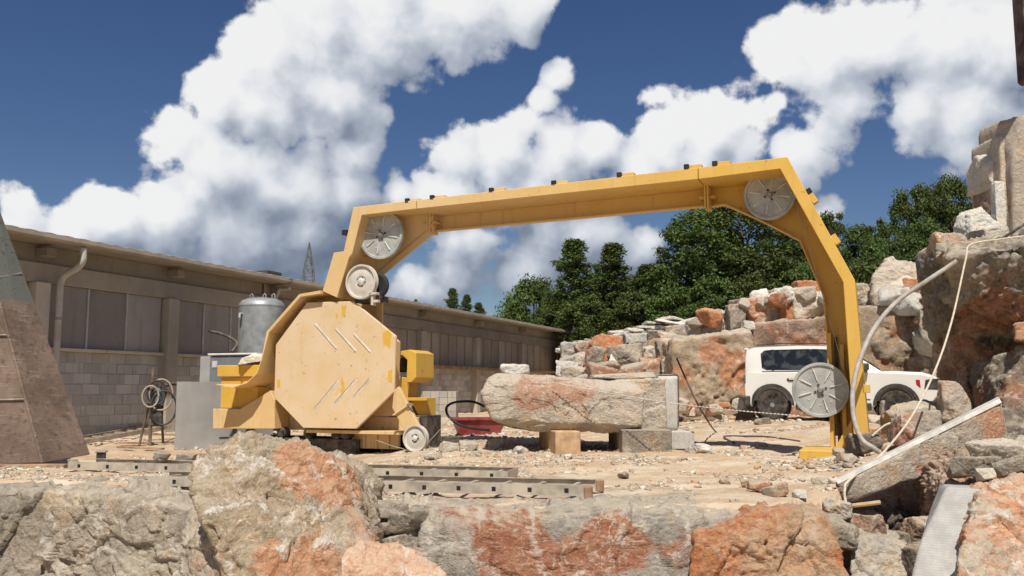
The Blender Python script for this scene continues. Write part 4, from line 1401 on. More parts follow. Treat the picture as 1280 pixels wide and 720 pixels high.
def slab(name, x0, y0, x1, y1, Y, th, mat, label, tilt=0.0, cat='stone slab', seed=1, base=2.88):
    a, b_ = at(x0, y1, Y), at(x1, y0, Y)
    z0 = base if base is not None else a.z
    return box_rock(name, ((a.x + b_.x) / 2, Y + th / 2, z0), (b_.x - a.x, th, b_.z - z0), mat, label, cat, level=5, seed=seed, tilt=(0, tilt), cuts=2, amp=0.012, freq=3, sharp=45, blocky=0.03)


slab('upright_slab', 1256, 165, 1272, 300, 13.6, 0.9, M_rock_pale, 'upright pale sawn slab with rust streaks on the overhang', 0.01, seed=61)
slab('upright_slab', 1270, 140, 1310, 300, 13.4, 0.9, M_rock_pink, 'tallest upright slab, rusty broken top, on the overhang', 0.0, seed=62)
slab('stone_post', 1239, 232, 1254, 300, 13.9, 0.5, M_rock_brown, 'red-brown stone post carrying the pale cap stone', 0.0, 'stone post', seed=63)
cp = at(1245, 236, 13.9)
box_rock('cap_stone', (cp.x, 14.15, cp.z - 0.03), (0.36, 0.6, 0.62), M_white_stone, 'pale cap stone resting on the red-brown post beside the slabs', 'stone block', level=5, seed=64, cuts=3, amp=0.015, blocky=0.05)
slab('stone_post', 1247, 225, 1255, 300, 13.5, 0.16, M_white_stone, 'narrow white stone sliver leaning by the upright slabs', 0.03, 'stone post', seed=65)

# row of quarry blocks behind the car
def wallblock(px0, px1, ytl, ytr, yb, Y, dep, mat, label, seed, **kw):
    z0 = gz1(at((px0 + px1) / 2, yb, Y).x, Y) - 0.05
    f = [at(px0, ytl, Y), at(px1, ytr, Y)]
    pts = f + [Vector((p.x, p.y, z0)) for p in f]
    pts += [p + Vector((0.12, dep, 0.02)) for p in pts]
    return hull_rock('quarry_block', pts, mat, label, 'stone block', level=6, seed=seed, amp=0.11, freq=0.9, sharp=40, **kw)


wallblock(841, 942, 424, 412, 526, 22.3, 2.2, M_wall1, 'huge grey block with orange stains behind the car tail', 71)
wallblock(938, 1070, 404, 392, 520, 23.0, 2.2, M_rock_redb, 'huge red-brown block behind the white car roof', 72)
wallblock(1062, 1215, 384, 372, 515, 21.6, 2.4, M_rock_wall, 'huge tan block behind the car bonnet', 73)
hull_rock('boulder', [at(1090, 345, 22.4), at(1110, 322, 22.6), at(1150, 326, 22.6), at(1180, 352, 22.4), at(1180, 380, 22.2), at(1092, 384, 22.2)] + [at(1095, 340, 23.8), at(1178, 345, 23.8), at(1178, 382, 23.8), at(1092, 385, 23.8)],
          M_rock_pink, 'big cream and red boulder on top of the tan block', 'boulder', level=6, seed=74, amp=0.07, freq=1.5)
hull_rock('boulder', [at(1165, 345, 20.6), at(1180, 322, 20.8), at(1200, 350, 20.6), at(1206, 470, 20.4), at(1150, 420, 20.6), at(1150, 380, 20.6)] + [at(1200, 350, 22), at(1206, 470, 22), at(1160, 400, 22)],
          M_rock_pale, 'pale broken boulder beside the tan block above the bonnet', 'boulder', level=6, seed=75, amp=0.07, freq=1.5)
ROWB = [(926, 374, 988, 408, 24.4, M_rock_mix, 'red-stained cream block, second in the upper row', 81, 0.9), (913, 380, 932, 412, 24.2, M_rock_red, 'narrow red block standing on the upper row', 82, 1.3),
        (976, 370, 1000, 402, 24.3, M_rock_orange, 'orange-red stone wedged between upper row blocks', 83, 1.0), (994, 364, 1036, 398, 24.2, M_rock_pale, 'tan layered block at the end of the upper row', 84, 0.9),
        (998, 352, 1030, 372, 25.0, M_rock_orange, 'small orange and white stone on top of the upper row', 85, 0.9), (970, 362, 1000, 378, 24.9, M_white_stone, 'white rounded stone on top of the upper row', 86, 0.8),
        (957, 364, 976, 378, 25.2, M_rock_grey, 'small grey stone beside the white rounded stone', 87, 0.8), (866, 400, 912, 424, 24.6, M_rock_pink, 'low pink and cream block left on the upper row', 88, 0.7),
        (1068, 356, 1092, 386, 23.6, M_rock_mix, 'cream and orange block seen right of the saw leg', 89, 0.9), (930, 402, 944, 412, 22.8, M_white_stone, 'small white stone in the gap between two huge blocks', 90, 0.8),
        (1030, 372, 1070, 394, 24.3, M_rock_pale, 'tan block behind the upright saw leg', 91, 0.8)]
for (x0, y0, x1, y1, Y, mt, lb, sd, dp) in ROWB:
    p = at((x0 + x1) / 2, y1, Y)
    rock_px('quarry_stone', x0, y0, x1, y1 + 2, Y, mt, lb, depth=dp, level=5, seed=sd, cuts=5, blocky=0.12)

# spoil heap between the shed and the big blocks
HEAP = [(744, 424, 778, 468, 28.0, M_rock_orange), (764, 436, 806, 468, 27.2, M_rock_mix), (720, 446, 748, 472, 27.0, M_rock_mix), (703, 446, 728, 474, 28.5, M_rock_pale), (806, 436, 832, 470, 27.4, M_rock_pale),
        (802, 452, 822, 472, 26.5, M_rock_orange), (826, 430, 848, 462, 27.0, M_rock_grey), (733, 440, 752, 470, 26.6, M_rock_red), (700, 455, 722, 478, 26.8, M_rock_cut), (785, 460, 810, 476, 26.0, M_rock_pink),
        (756, 462, 806, 476, 25.6, M_rock_pale), (822, 452, 850, 480, 25.8, M_rock_pale), (830, 418, 852, 436, 29.0, M_rock_red), (815, 440, 835, 452, 28.6, M_rock_pink), (720, 430, 740, 448, 29.5, M_rock_brown),
        (790, 430, 812, 446, 29.0, M_rock_dark), (735, 456, 775, 480, 25.4, M_rock_red), (705, 465, 740, 486, 25.2, M_rock_mix), (775, 470, 825, 490, 24.8, M_rock_mix), (825, 474, 852, 492, 24.6, M_rock_brown),
        (700, 478, 730, 496, 24.2, M_rock_pale), (733, 478, 780, 496, 24.0, M_rock_brown), (780, 485, 830, 502, 23.6, M_rock_pale)]
heapn = {id(M_rock_orange): 'orange', id(M_rock_mix): 'cream and rust', id(M_rock_pale): 'pale', id(M_rock_grey): 'grey', id(M_rock_red): 'red-grey', id(M_rock_cut): 'smooth grey', id(M_rock_pink): 'pinkish', id(M_rock_brown): 'brown', id(M_rock_dark): 'dark'}
for k, (x0, y0, x1, y1, Y, mt) in enumerate(HEAP):
    a = at((x0 + x1) / 2, y1, Y)
    rock_px('heap_stone', x0 - 1, y0, x1 + 1, y1 + 2, Y, mt, heapn[id(mt)] + ' broken stone in the heap between warehouse end and huge grey block', depth=1.0, level=5, seed=300 + k, group='stones of the spoil heap', blocky=0.35, cuts=8, sharp=30)
# a white triangular flake in the heap
hull_rock('stone_flake', [at(757, 468, 26.4), at(764, 442, 26.6), at(780, 466, 26.4), at(757, 468, 26.8), at(764, 443, 26.9), at(780, 466, 26.8)], M_white_stone, 'white triangular stone flake in the spoil heap', 'rock', level=5, seed=330, amp=0.012, freq=3, sharp=40)
# packing that the heap lies on
hull_rock('spoil_bank', [Vector((1.4, 25.0, -0.2)), Vector((5.2, 24.0, -0.2)), Vector((5.2, 26, 1.0)), Vector((1.6, 27, 1.0)), Vector((1.7, 31, 2.0)), Vector((5.4, 30, 2.2)), Vector((1.6, 33, -0.2)), Vector((5.6, 33, -0.2))],
          M_rock_brown, 'bank of brown spoil beneath the broken stones', 'spoil bank', level=6, seed=333, amp=0.12, freq=0.9)
# dark retaining blocks and stacked grey slabs
for k, (x0, y0, x1, y1, Y) in enumerate([(702, 430, 732, 450, 31.5), (731, 426, 757, 448, 31.4), (782, 418, 812, 446, 31.2), (810, 414, 832, 444, 31.0), (832, 408, 862, 436, 30.8), (757, 424, 783, 448, 31.6)]):
    rock_px('retaining_block', x0, y0, x1, y1 + 4, Y, M_rock_dark if k % 2 else M_slab_grey if k != 4 else M_rock_red, ('dark streaked' if k != 4 else 'rust-stained') + ' stone block under the stacked grey slabs', depth=1.0, cat='stone block', group='blocks under the slab stacks', level=5, seed=350 + k, blocky=0.06, cuts=2)
k = 0
slabproto = {}
for (px, py, n, w2, tilt) in [(712, 430, 3, 0.9, 0.02), (735, 424, 3, 1.2, 0.0), (757, 421, 3, 0.9, -0.04), (776, 424, 8, 0.8, 0.1), (792, 420, 7, 0.8, -0.06), (806, 416, 7, 1.0, 0.05), (822, 412, 7, 1.1, -0.08), (840, 409, 8, 1.0, -0.1), (856, 406, 6, 0.9, 0.2), (868, 404, 4, 0.8, 0.1)]:
    for j in range(n):
        Y = 33.0 + rng.uniform(-0.6, 0.8)
        p = at(px + rng.uniform(-4, 4), py + 9 - j * 2.6, Y)
        var = k % 4
        if var not in slabproto:
            slabproto[var] = box_rock('stacked_slab', (0, 0, 0), (1.0, 0.8, 0.075), M_slab_grey, level=4, seed=400 + var, cuts=3, blocky=0.08, amp=0.012, freq=4, sharp=40)
            o = slabproto[var]
        else:
            o = slabproto[var].copy()
            link(o)
        o.location = p
        o.scale = (w2 * rng.uniform(0.7, 1.1), rng.uniform(0.8, 1.2), rng.uniform(0.8, 1.3))
        o.rotation_euler = (rng.uniform(-0.1, 0.1), -tilt * 1.5 + rng.uniform(-0.06, 0.06), rng.uniform(-0.5, 0.5))
        pale = px < 760
        if pale:
            o.material_slots[0].link = 'OBJECT'
            o.material_slots[0].material = M_white_stone
        tag(o, ('pale flat stone slab in the stack nearest the warehouse end' if pale else 'grey flat stone slab in the stacks below the dark trees'), 'stone slab', 'pale stacked slabs' if pale else 'grey stacked slabs')
        k += 1

# rubble between the saw leg, the car and the overhang
RB = []
for k in range(64):
    u_ = rng.random()
    px = rng.uniform(1090, 1215)
    py = rng.uniform(478, 566)
    top = np.interp(px, [1090, 1130, 1170, 1215], [500, 490, 482, 476])
    if py < top:
        continue
    Y = float(np.interp(py, [476, 566], [15.8, 10.6])) + rng.uniform(-0.3, 0.3)
    RB.append((px, py, Y))
mats_rb = [(M_rock_pale, 'pale'), (M_rock_mix, 'rust-stained'), (M_rock_pink, 'pinkish'), (M_rock_orange, 'orange'), (M_rock_brown, 'brown')]
for k, (px, py, Y) in enumerate(sorted(RB, key=lambda q: -q[2])):
    p = at(px, py, Y)
    s = rng.uniform(0.14, 0.36)
    mt, nm = rng.choice(mats_rb)
    hgt = s * rng.uniform(0.6, 1.0)
    z = max(min(p.z - hgt * 0.9, gz1(p.x, p.y) + 0.18), gz1(p.x, p.y) - 0.5 * hgt)
    box_rock('rubble_stone', (p.x, p.y, z), (s * rng.uniform(0.9, 1.6), s, hgt), mt, nm + ' rubble stone heaped between saw leg and car nose', 'rubble', 'rubble between saw leg and car', level=4, seed=500 + k, rz=rng.uniform(0, 6.28))
rock_px('rubble_stone', 1183, 480, 1214, 530, 11.2, M_rock_pink, 'largest pink-tan stone of the rubble under the overhang', depth=0.8, level=5, seed=571, cat='rubble')
rock_px('rubble_stone', 1118, 508, 1176, 545, 11.2, M_rock_mix, 'broad cream stone heaped behind the leaning slab', depth=0.8, level=5, seed=572, cat='rubble')
rock_px('rubble_stone', 1128, 520, 1182, 560, 9.8, M_rock_red, 'red and grey stone just behind the leaning slab', depth=0.8, level=5, seed=573, cat='rubble')
rock_px('rubble_stone', 1066, 545, 1100, 570, 10.2, M_rock_dark, 'dark brown angular stone at the saw leg foot', depth=0.8, level=5, seed=574, cat='rubble')
rock_px('rubble_stone', 1046, 562, 1072, 572, 10.4, M_rock_pale, 'flat grey stone under the saw foot corner', depth=0.8, level=4, seed=575, cat='rubble')

# loose stones on the yard
for k, (px, py, s, mt, nm) in enumerate([(848, 560, 0.20, M_white_stone, 'white'), (880, 566, 0.16, M_white_stone, 'white'), (865, 568, 0.12, M_white_stone, 'white'), (1030, 532, 0.35, M_rock_mix, 'cream'), (954, 540, 0.2, M_rock_grey, 'grey'),
                                         (935, 612, 0.10, M_rock_grey, 'grey'), (968, 622, 0.13, M_rock_pale, 'pale'), (950, 620, 0.12, M_rock_red, 'red'), (1000, 625, 0.09, M_white_stone, 'white'), (850, 628, 0.08, M_rock_pale, 'pale'),
                                         (905, 605, 0.06, M_rock_brown, 'brown'), (585, 562, 0.18, M_rock_pale, 'pale'), (560, 566, 0.15, M_rock_pale, 'pale'), (620, 560, 0.2, M_rock_pink, 'pinkish'), (650, 566, 0.14, M_white_stone, 'white'), (540, 575, 0.12, M_rock_pale, 'pale'),
                                         (1060, 590, 0.15, M_rock_pale, 'pale'), (1025, 605, 0.10, M_rock_mix, 'cream'), (780, 600, 0.07, M_rock_brown, 'brown'), (710, 575, 0.08, M_white_stone, 'white'), (230, 585, 0.09, M_rock_grey, 'grey'), (488, 632, 0.16, M_rock_grey, 'grey'),
                                         (505, 645, 0.2, M_rock_grey, 'grey'), (520, 640, 0.14, M_rock_grey, 'grey'), (480, 655, 0.18, M_rock_grey, 'grey'), (500, 670, 0.2, M_rock_grey, 'grey'), (515, 685, 0.16, M_rock_brown, 'brown'), (495, 690, 0.2, M_rock_grey, 'grey')]):
    if k < 21:
        p = gp(px, py)
        z = gz1(p.x, p.y) - s * 0.12
        lb, gr = nm + ' loose stone lying on the dusty yard', 'loose stones on the yard'
    else:
        p = at(px, py, 6.75)
        z = p.z - s * 0.6
        lb, gr = nm + ' rubble stone filling the gap between ledge blocks', 'rubble filling the ledge gap'
    box_rock('loose_stone', (p.x, p.y, z), (s * 1.5, s * 1.1, s * 0.75), mt, lb, 'stone', gr, level=4, seed=600 + k, rz=rng.uniform(0, 6))
hull_rock('spoil_fill', [at(460, 640, 6.9), at(535, 640, 6.9), at(535, 800, 6.5), at(450, 800, 6.5), Vector((-1.2, 7.7, 0.0)), Vector((-0.6, 7.7, 0.0)), Vector((-0.6, 7.7, -0.9)), Vector((-1.2, 7.7, -0.9))],
          M_rock_pale, 'crumbled pale spoil between the boulder and the red-grey block', 'spoil', level=6, seed=690, amp=0.07, freq=5)

# ------------------------------------------------------------------ the block being cut
hull_rock('limestone_block', [at(601, 492, 12.75), at(606, 480, 12.8), at(622, 468, 12.9), at(700, 470, 12.9), at(790, 478, 12.8), at(806, 490, 12.6), at(803, 532, 12.6), at(770, 542, 12.8), at(680, 541, 12.85), at(616, 524, 12.75)] +
          [Vector((-0.35, 14.4, 0.98)), Vector((1.8, 14.4, 0.95)), Vector((1.85, 14.4, 0.32)), Vector((-0.2, 14.4, 0.32))],
          M_lblock, 'long undercut limestone block with pink rough flank resting on supports', 'stone block', level=7, seed=101, amp=0.026, freq=1.7, sharp=90)
hull_rock('limestone_block', [at(768, 474, 12.85), at(832, 472, 12.8), at(834, 536, 12.9), at(800, 540, 12.9)] + [Vector((1.55, 14.2, 0.98)), Vector((2.35, 14.2, 0.98)), Vector((2.35, 14.2, 0.33)), Vector((1.75, 14.2, 0.33))],
          M_rock_pale, 'smaller pale block butting against the long pink block', 'stone block', level=6, seed=102, amp=0.02, freq=2.2, sharp=40)
hull_rock('limestone_block', [at(822, 470, 13.3), at(847, 470, 13.3), at(847, 538, 13.3), at(822, 538, 13.3), at(824, 468, 14.6), at(849, 468, 14.6), at(849, 533, 14.6), at(824, 533, 14.6)], M_rock_cut,
          'grey sawn slab standing at the end of the supported blocks', 'stone slab', level=5, seed=103, amp=0.006, freq=3, sharp=60)
M_timb = simple('sawn_timber', (0.52, 0.34, 0.19), 0.8, 0, 0.16, 6, 0.3)


def prop(name, x0, y0, x1, y1, Y, dep, mat, label, rz=0.0, cat='support block'):
    a, b_ = at(x0, y1, Y), at(x1, y0, Y)
    o = MB().box(-(b_.x - a.x) / 2, (b_.x - a.x) / 2, 0, dep, 0, b_.z - a.z + 0.04).build(name, mat, None, ((a.x + b_.x) / 2, Y, a.z - 0.02), bevel=0.012, rot=(0, 0, rz))
    return tag(o, label, cat)


prop('timber_block', 694, 541, 726, 569, 12.4, 1.5, M_timb, 'square timber block propping up the long pink block', 0.12)
prop('stone_support', 778, 539, 840, 567, 12.5, 1.4, M_rock_grey, 'long grey stone support under the smaller pale block', 0.03)
prop('stone_support', 838.5, 541, 868, 560, 13.0, 1.0, M_rock_cut, 'grey concrete support sticking out past the sawn slab', 0.0)
rock_px('small_stone', 628, 456, 662, 472, 13.4, M_white_stone, 'small flat white stone lying on the long pink block', depth=0.8, level=4, seed=104, cat='stone')
rock_px('small_stone', 742, 468, 822, 478, 13.3, M_rock_pale, 'flat pale offcut lying along the top of the pink block', depth=0.4, level=4, seed=105, cat='stone')
# stones tumbled down the open end of the ledge
for k, (px, py, Y, s, mt, lb) in enumerate([(1050, 668, 6.95, 0.2, M_rock_grey, 'grey tumbled stone against the flank of the bright orange block'), (1078, 660, 7.3, 0.22, M_rock_brown, 'brown tumbled stone behind the pale grey low block'), (1150, 700, 6.9, 0.24, M_rock_dark, 'dark tumbled stone against the sawn grooved face'),
                                            (1048, 640, 7.25, 0.16, M_rock_pale, 'pale tumbled stone under the low end of the leaning slab')]):
    p = at(px, py, Y)
    box_rock('rubble_stone', (p.x, p.y, p.z - s * 0.6), (s * 1.25, s * 1.2, s), mt, lb, 'rubble', level=5, seed=800 + k, rz=k * 0.9)

# jumble of broken stone that ties the big blocks into one slope
mats_j = [(M_rock_pale, 'pale'), (M_rock_mix, 'rust-stained'), (M_rock_pink, 'pinkish'), (M_rock_orange, 'orange'), (M_rock_red, 'red-grey'), (M_white_stone, 'white')]
JUM = []
for k in range(26):
    px = rng.uniform(862, 1085)
    top = float(np.interp(px, [862, 920, 1000, 1085], [402, 378, 362, 366]))
    JUM.append((px, top + rng.uniform(4, 24), rng.uniform(24.0, 25.6), rng.uniform(0.25, 0.6), 'among the upper row above the huge blocks', 'jumble on the upper row'))
for k in range(22):
    px = rng.uniform(1120, 1212)
    pyj = rng.uniform(372, 440) if px > 1160 else rng.uniform(366, 384)
    JUM.append((px, pyj, 21.45 - max(0.0, pyj - 380) / 120.0 - (px - 1150) * 0.006, rng.uniform(0.3, 0.7), 'jumbled beside the tan block above the car bonnet', 'jumble above the bonnet'))
for k in range(14):
    px = rng.uniform(846, 935)
    JUM.append((px, rng.uniform(508, 524), 21.6 + rng.uniform(-0.3, 0.4), rng.uniform(0.15, 0.35), 'fallen at the foot of the huge stained block', 'stones fallen at the stained block'))
for k, (px, py, Y, s_, wh, gr) in enumerate(JUM):
    p = at(px, py, Y)
    mt, nm = rng.choice(mats_j)
    box_rock('broken_stone', (p.x, p.y, p.z - s_ * 0.45), (s_ * rng.uniform(0.9, 1.6), s_, s_ * rng.uniform(0.6, 1.0)), mt, nm + ' broken stone ' + wh, 'rock', gr, level=4, seed=1000 + k, rz=rng.uniform(0, 6.28), tilt=(rng.uniform(-0.4, 0.4), rng.uniform(-0.4, 0.4)), cuts=8)
hull_rock('rock_slope', [at(1150, 392, 21.4), at(1215, 372, 20.9), at(1215, 500, 19.9), at(1165, 470, 20.6)] + [Vector((11.5, 22.8, 2.6)), Vector((9.6, 22.8, 2.4)), Vector((11.5, 22.8, -0.2)), Vector((9.6, 22.8, -0.2))],
          M_rock_wall, 'broken tan rock slope running from the tan block to the overhang', 'rock', level=6, seed=1100, amp=0.16, freq=1.2)

# the quarry face goes on to the right of the overhang
for k, (x, y, z, sx_, sy_, sz_, mt, lb) in enumerate([(8.6, 12.2, -0.1, 1.9, 2.2, 1.7, M_rock_wall, 'tan quarry block at the foot of the face beyond the overhang'), (8.9, 13.0, 1.5, 2.2, 2.0, 1.7, M_rock_grey, 'grey quarry block on the tan block beyond the overhang'),
                                                      (10.7, 12.0, -0.1, 2.0, 2.4, 2.0, M_rock_redb, 'red-brown quarry block far along the face'), (11.0, 12.9, 1.8, 2.3, 2.0, 1.5, M_rock_pale, 'pale quarry block on the red-brown block'),
                                                      (13.0, 12.2, -0.1, 2.4, 2.6, 3.2, M_rock_wall, 'tall tan quarry block ending the face'), (7.4, 10.4, -0.1, 1.0, 1.0, 0.8, M_rock_mix, 'rust-stained boulder lying before the quarry face'), (9.4, 10.3, -0.1, 1.2, 0.9, 0.7, M_rock_pink, 'pinkish boulder lying before the quarry face')]):
    box_rock('quarry_block', (x, y, z), (sx_, sy_, sz_), mt, lb, 'stone block', level=5, seed=1200 + k, cuts=5, blocky=0.1, rz=0.1 * (k % 3 - 1))

# ------------------------------------------------------------------ car
M_car = simple('white_car_paint', (0.74, 0.72, 0.66), 0.3, 0, 0.02, 2, 0.0, 0.5, (0.66, 0.58, 0.46), 0.10, coat=0.6)
M_plastic = simple('black_cladding', (0.03, 0.03, 0.03), 0.65, 0, 0.15, 6, 0.1, 0.4, (0.3, 0.24, 0.17), 0.22)
m, t, b = new_mat('tinted_glass')
b.inputs['Base Color'].default_value = (0.02, 0.024, 0.025, 1)
b.inputs['Roughness'].default_value = 0.03
b.inputs['Specular IOR Level'].default_value = 0.6
nb_ = NT(m.node_tree)
co_ = nb_.n('ShaderNodeTexCoord').outputs['Object']
nb_.l(nb_.bump(nb_.noise(co_, 3.0, 2, 0.5), 0.15, 0.05), b.inputs['Normal'])
nb_.l(nb_.mix(nb_.step(nb_.noise(co_, 4.5, 2, 0.5), 0.45, 0.6), (0.012, 0.014, 0.015), (0.055, 0.06, 0.058)), b.inputs['Base Color'])  # grey blotches painted into the glass colour as reflections
M_glass = m
m, t, b = new_mat('headlamp_glass')
b.inputs['Base Color'].default_value = (0.10, 0.10, 0.10, 1)
b.inputs['Roughness'].default_value = 0.1
b.inputs['Coat Weight'].default_value = 0.6
M_lamp = m
M_redlamp = simple('red_lamp', (0.45, 0.02, 0.015), 0.25, 0, 0.05, 3, 0)
M_rim = simple('alloy_rim', (0.10, 0.10, 0.10), 0.4, 0.6, 0.15, 8, 0)
M_tyre = simple('tyre', (0.03, 0.028, 0.025), 0.85, 0, 0.15, 8, 0.2, 0.3, (0.35, 0.27, 0.18), 0.35)
M_chrome = simple('chrome', (0.6, 0.6, 0.6), 0.2, 0.9, 0.03, 4, 0)

crw = at(966, 526, 20.0)          # rear wheel contact
cfw = at(1107, 521, 19.3)
cdir = Vector((cfw.x - crw.x, cfw.y - crw.y, 0)).normalized()
crz = math.atan2(cdir.y, cdir.x)
cz = max(gz1(crw.x, crw.y), gz1(cfw.x, cfw.y)) - 0.02
car = empty('parked_car', (crw.x, crw.y, cz), crz, 'white compact SUV parked behind the yellow saw leg', 'car')
# local: x forward, y = 0 at the near side wheel face (camera side = -y), body from y=0 to y=1.75
WB, WR = 2.57, 0.345
HW = 0.90
ycen = HW - 0.02


def loft(name, secs, mat, parent, bevel=0.0, sub=0):
    """secs: list of (x, half-width bottom, half-width mid, half-width top, z0, z1, z2) rings"""
    V, Fc = [], []
    n = 10
    for (x, wb, wm, wt, z0, zm, z1) in secs:
        ring = [(-wb * 0.9, z0), (-wm, z0 + 0.3 * (zm - z0)), (-wm, zm), (-wt, z1 - 0.02), (-wt * 0.9, z1), (wt * 0.9, z1), (wt, z1 - 0.02), (wm, zm), (wm, z0 + 0.3 * (zm - z0)), (wb * 0.9, z0)]
        V += [(x, ycen + y, z) for y, z in ring]
    for k in range(len(secs) - 1):
        for j in range(n):
            Fc.append((k * n + j, k * n + (j + 1) % n, (k + 1) * n + (j + 1) % n, (k + 1) * n + j))
    Fc.append(tuple(range(n)))
    Fc.append(tuple(range(len(secs) * n - 1, (len(secs) - 1) * n - 1, -1)))
    mb = MB()
    mb.add(V, Fc)
    return mb.build(name, mat, parent, smooth=True)


# lower body with real wheel openings: side skins cut as profile prisms
def arc(cx, cz_, r, a0, a1, n=14):
    return [(cx + r * math.cos(a0 + (a1 - a0) * k / n), cz_ + r * math.sin(a0 + (a1 - a0) * k / n)) for k in range(n + 1)]


RA = 0.43
bot = 0.30
prof = [(-0.78, 0.50), (-0.80, 0.72), (-0.78, 0.95), (-0.73, 1.08), (2.05, 1.08), (2.55, 1.06), (3.10, 1.03), (3.36, 0.96), (3.42, 0.85), (3.42, 0.60), (3.30, 0.42)]
side = prof + [(WB + RA, bot)] + arc(WB, WR, RA, 0.05, math.pi - 0.05) + [(WB - RA, bot), (RA, bot)] + arc(0, WR, RA, 0.05, math.pi - 0.05) + [(-RA, bot), (-0.66, 0.36)]


def side_panel(y0, y1, mat, name='side_panel'):
    mb = MB()
    mb.prism(side, y0, y1)
    return mb.build(name, mat, car, bevel=0.03, smooth=True)


side_panel(ycen - HW + 0.02, ycen - HW + 0.14, M_car)
side_panel(ycen + HW - 0.14, ycen + HW - 0.02, M_car)
# centre shell: bonnet, floor, tail
core = [(-0.78, 0.40), (-0.80, 0.72), (-0.78, 0.95), (-0.74, 1.075), (2.05, 1.075), (2.55, 1.09), (3.12, 1.06), (3.40, 0.97), (3.45, 0.85), (3.45, 0.45), (3.2, 0.42), (-0.6, 0.42)]
MB().prism(core, ycen - HW + 0.145, ycen + HW - 0.145).build('body_shell', M_car, car, bevel=0.03, smooth=True)
# greenhouse
gh = loft('roof_cabin', [(-0.74, 0.80, 0.80, 0.66, 1.07, 1.09, 1.40), (-0.66, 0.82, 0.82, 0.66, 1.07, 1.09, 1.60), (-0.35, 0.83, 0.83, 0.67, 1.07, 1.09, 1.655), (0.6, 0.83, 0.83, 0.68, 1.07, 1.09, 1.68), (1.35, 0.83, 0.83, 0.67, 1.07, 1.09, 1.655), (1.62, 0.83, 0.83, 0.65, 1.07, 1.09, 1.58), (2.30, 0.82, 0.82, 0.78, 1.05, 1.06, 1.10)], M_car, car)


# windows as panes set on the sloping cabin side
def pane(name, pts, off=0.012):
    # pts (x,z); cabin side slopes from y(z)
    def yy(z):
        q = (z - 1.09) / (1.655 - 1.09)
        return ycen - (0.83 + (0.68 - 0.83) * q) - off
    a = [Vector((x, yy(z), z)) for x, z in pts]
    bk = [p + Vector((0, 0.05, 0)) for p in a]
    n = len(a)
    mb = MB()
    mb.add(a + bk, [tuple(range(n)), tuple(range(2 * n - 1, n - 1, -1))] + [(i, (i + 1) % n, (i + 1) % n + n, i + n) for i in range(n)])
    return mb.build(name, M_glass, car)


pane('rear_quarter_window', [(-0.20, 1.18), (-0.22, 1.50), (-0.14, 1.57), (0.02, 1.585), (0.02, 1.13), (-0.10, 1.13)])
pane('rear_door_window', [(0.06, 1.13), (0.06, 1.585), (0.82, 1.595), (0.82, 1.12)])
pane('front_door_window', [(0.90, 1.12), (0.90, 1.595), (1.32, 1.575), (1.52, 1.52), (1.98, 1.16), (1.98, 1.12)])
pane('window_trim', [(-0.20, 1.085), (-0.20, 1.10), (2.02, 1.10), (2.02, 1.085)], 0.018)
# windscreen
ws = MB()
ws.add([(1.66, ycen - 0.60, 1.585), (1.66, ycen + 0.60, 1.585), (2.30, ycen + 0.72, 1.125), (2.30, ycen - 0.72, 1.125), (1.63, ycen - 0.60, 1.55), (1.63, ycen + 0.60, 1.55), (2.27, ycen + 0.72, 1.09), (2.27, ycen - 0.72, 1.09)],
       [(0, 1, 2, 3), (4, 7, 6, 5), (0, 4, 5, 1), (1, 5, 6, 2), (2, 6, 7, 3), (3, 7, 4, 0)])
ws.build('windscreen', M_glass, car)
# black wheel-arch cladding and sill
for cx in (0.0, WB):
    o_ = arc(cx, WR, 0.475, 0.0, math.pi)
    i_ = arc(cx, WR, 0.405, 0.0, math.pi)
    mb = MB()
    for k in range(len(o_) - 1):
        mb.prism([o_[k], o_[k + 1], i_[k + 1], i_[k]], ycen - HW - 0.015, ycen - HW + 0.12)
    mb.build('wheel_arch', M_plastic, car)
    MB().lathe([(0.42, 0.15), (0.42, 0.40)], (cx, ycen - HW, WR), 'Y', 24).build('wheel_well', M_black, car)
MB().box(0.50, WB - 0.50, ycen - HW - 0.012, ycen + HW + 0.012, 0.24, 0.40).build('sill', M_plastic, car, bevel=0.02)
MB().box(-0.84, -0.52, ycen - HW - 0.01, ycen + HW + 0.01, 0.30, 0.56).build('rear_bumper', M_plastic, car, bevel=0.04)
MB().box(3.02, 3.50, ycen - HW + 0.02, ycen + HW - 0.02, 0.27, 0.50).build('front_bumper', M_plastic, car, bevel=0.05)
MB().box(3.30, 3.56, ycen - HW + 0.06, ycen + HW - 0.06, 0.505, 0.62).build('bumper_bar', M_car, car, bevel=0.03)
# grille with its seven slots, headlamps
gr = MB().box(3.451, 3.48, ycen - 0.72, ycen + 0.72, 0.66, 0.93).build('grille', M_plastic, car, bevel=0.01)
for k in range(7):
    yk = ycen + (k - 3) * 0.125
    MB().box(3.481, 3.492, yk - 0.012, yk + 0.012, 0.68, 0.91).build('grille_bar', M_chrome, gr)
for k in range(9):
    MB().box(3.481, 3.495, ycen - 0.5 + k * 0.125 - 0.02, ycen - 0.5 + k * 0.125 + 0.02, 0.66, 0.675).build('grille_stud', M_chrome, gr)
for s in (-1, 1):
    hl = MB().lathe([(0, 0.05), (0.08, 0.045), (0.105, 0.02), (0.115, -0.06)], (3.47, ycen + s * 0.64, 0.80), 'X', 24).build('headlamp', M_lamp, car, smooth=True)
    MB().lathe([(0.105, 0.03), (0.125, 0.035), (0.125, -0.02)], (3.475, ycen + s * 0.64, 0.80), 'X', 24).build('lamp_ring', M_black, hl)
sl_ = MB().prism([(3.13, 0.70), (3.44, 0.69), (3.44, 0.93), (3.16, 0.90)], ycen - HW + 0.005, ycen - HW + 0.06).build('side_lamp_trim', M_plastic, car, bevel=0.01)
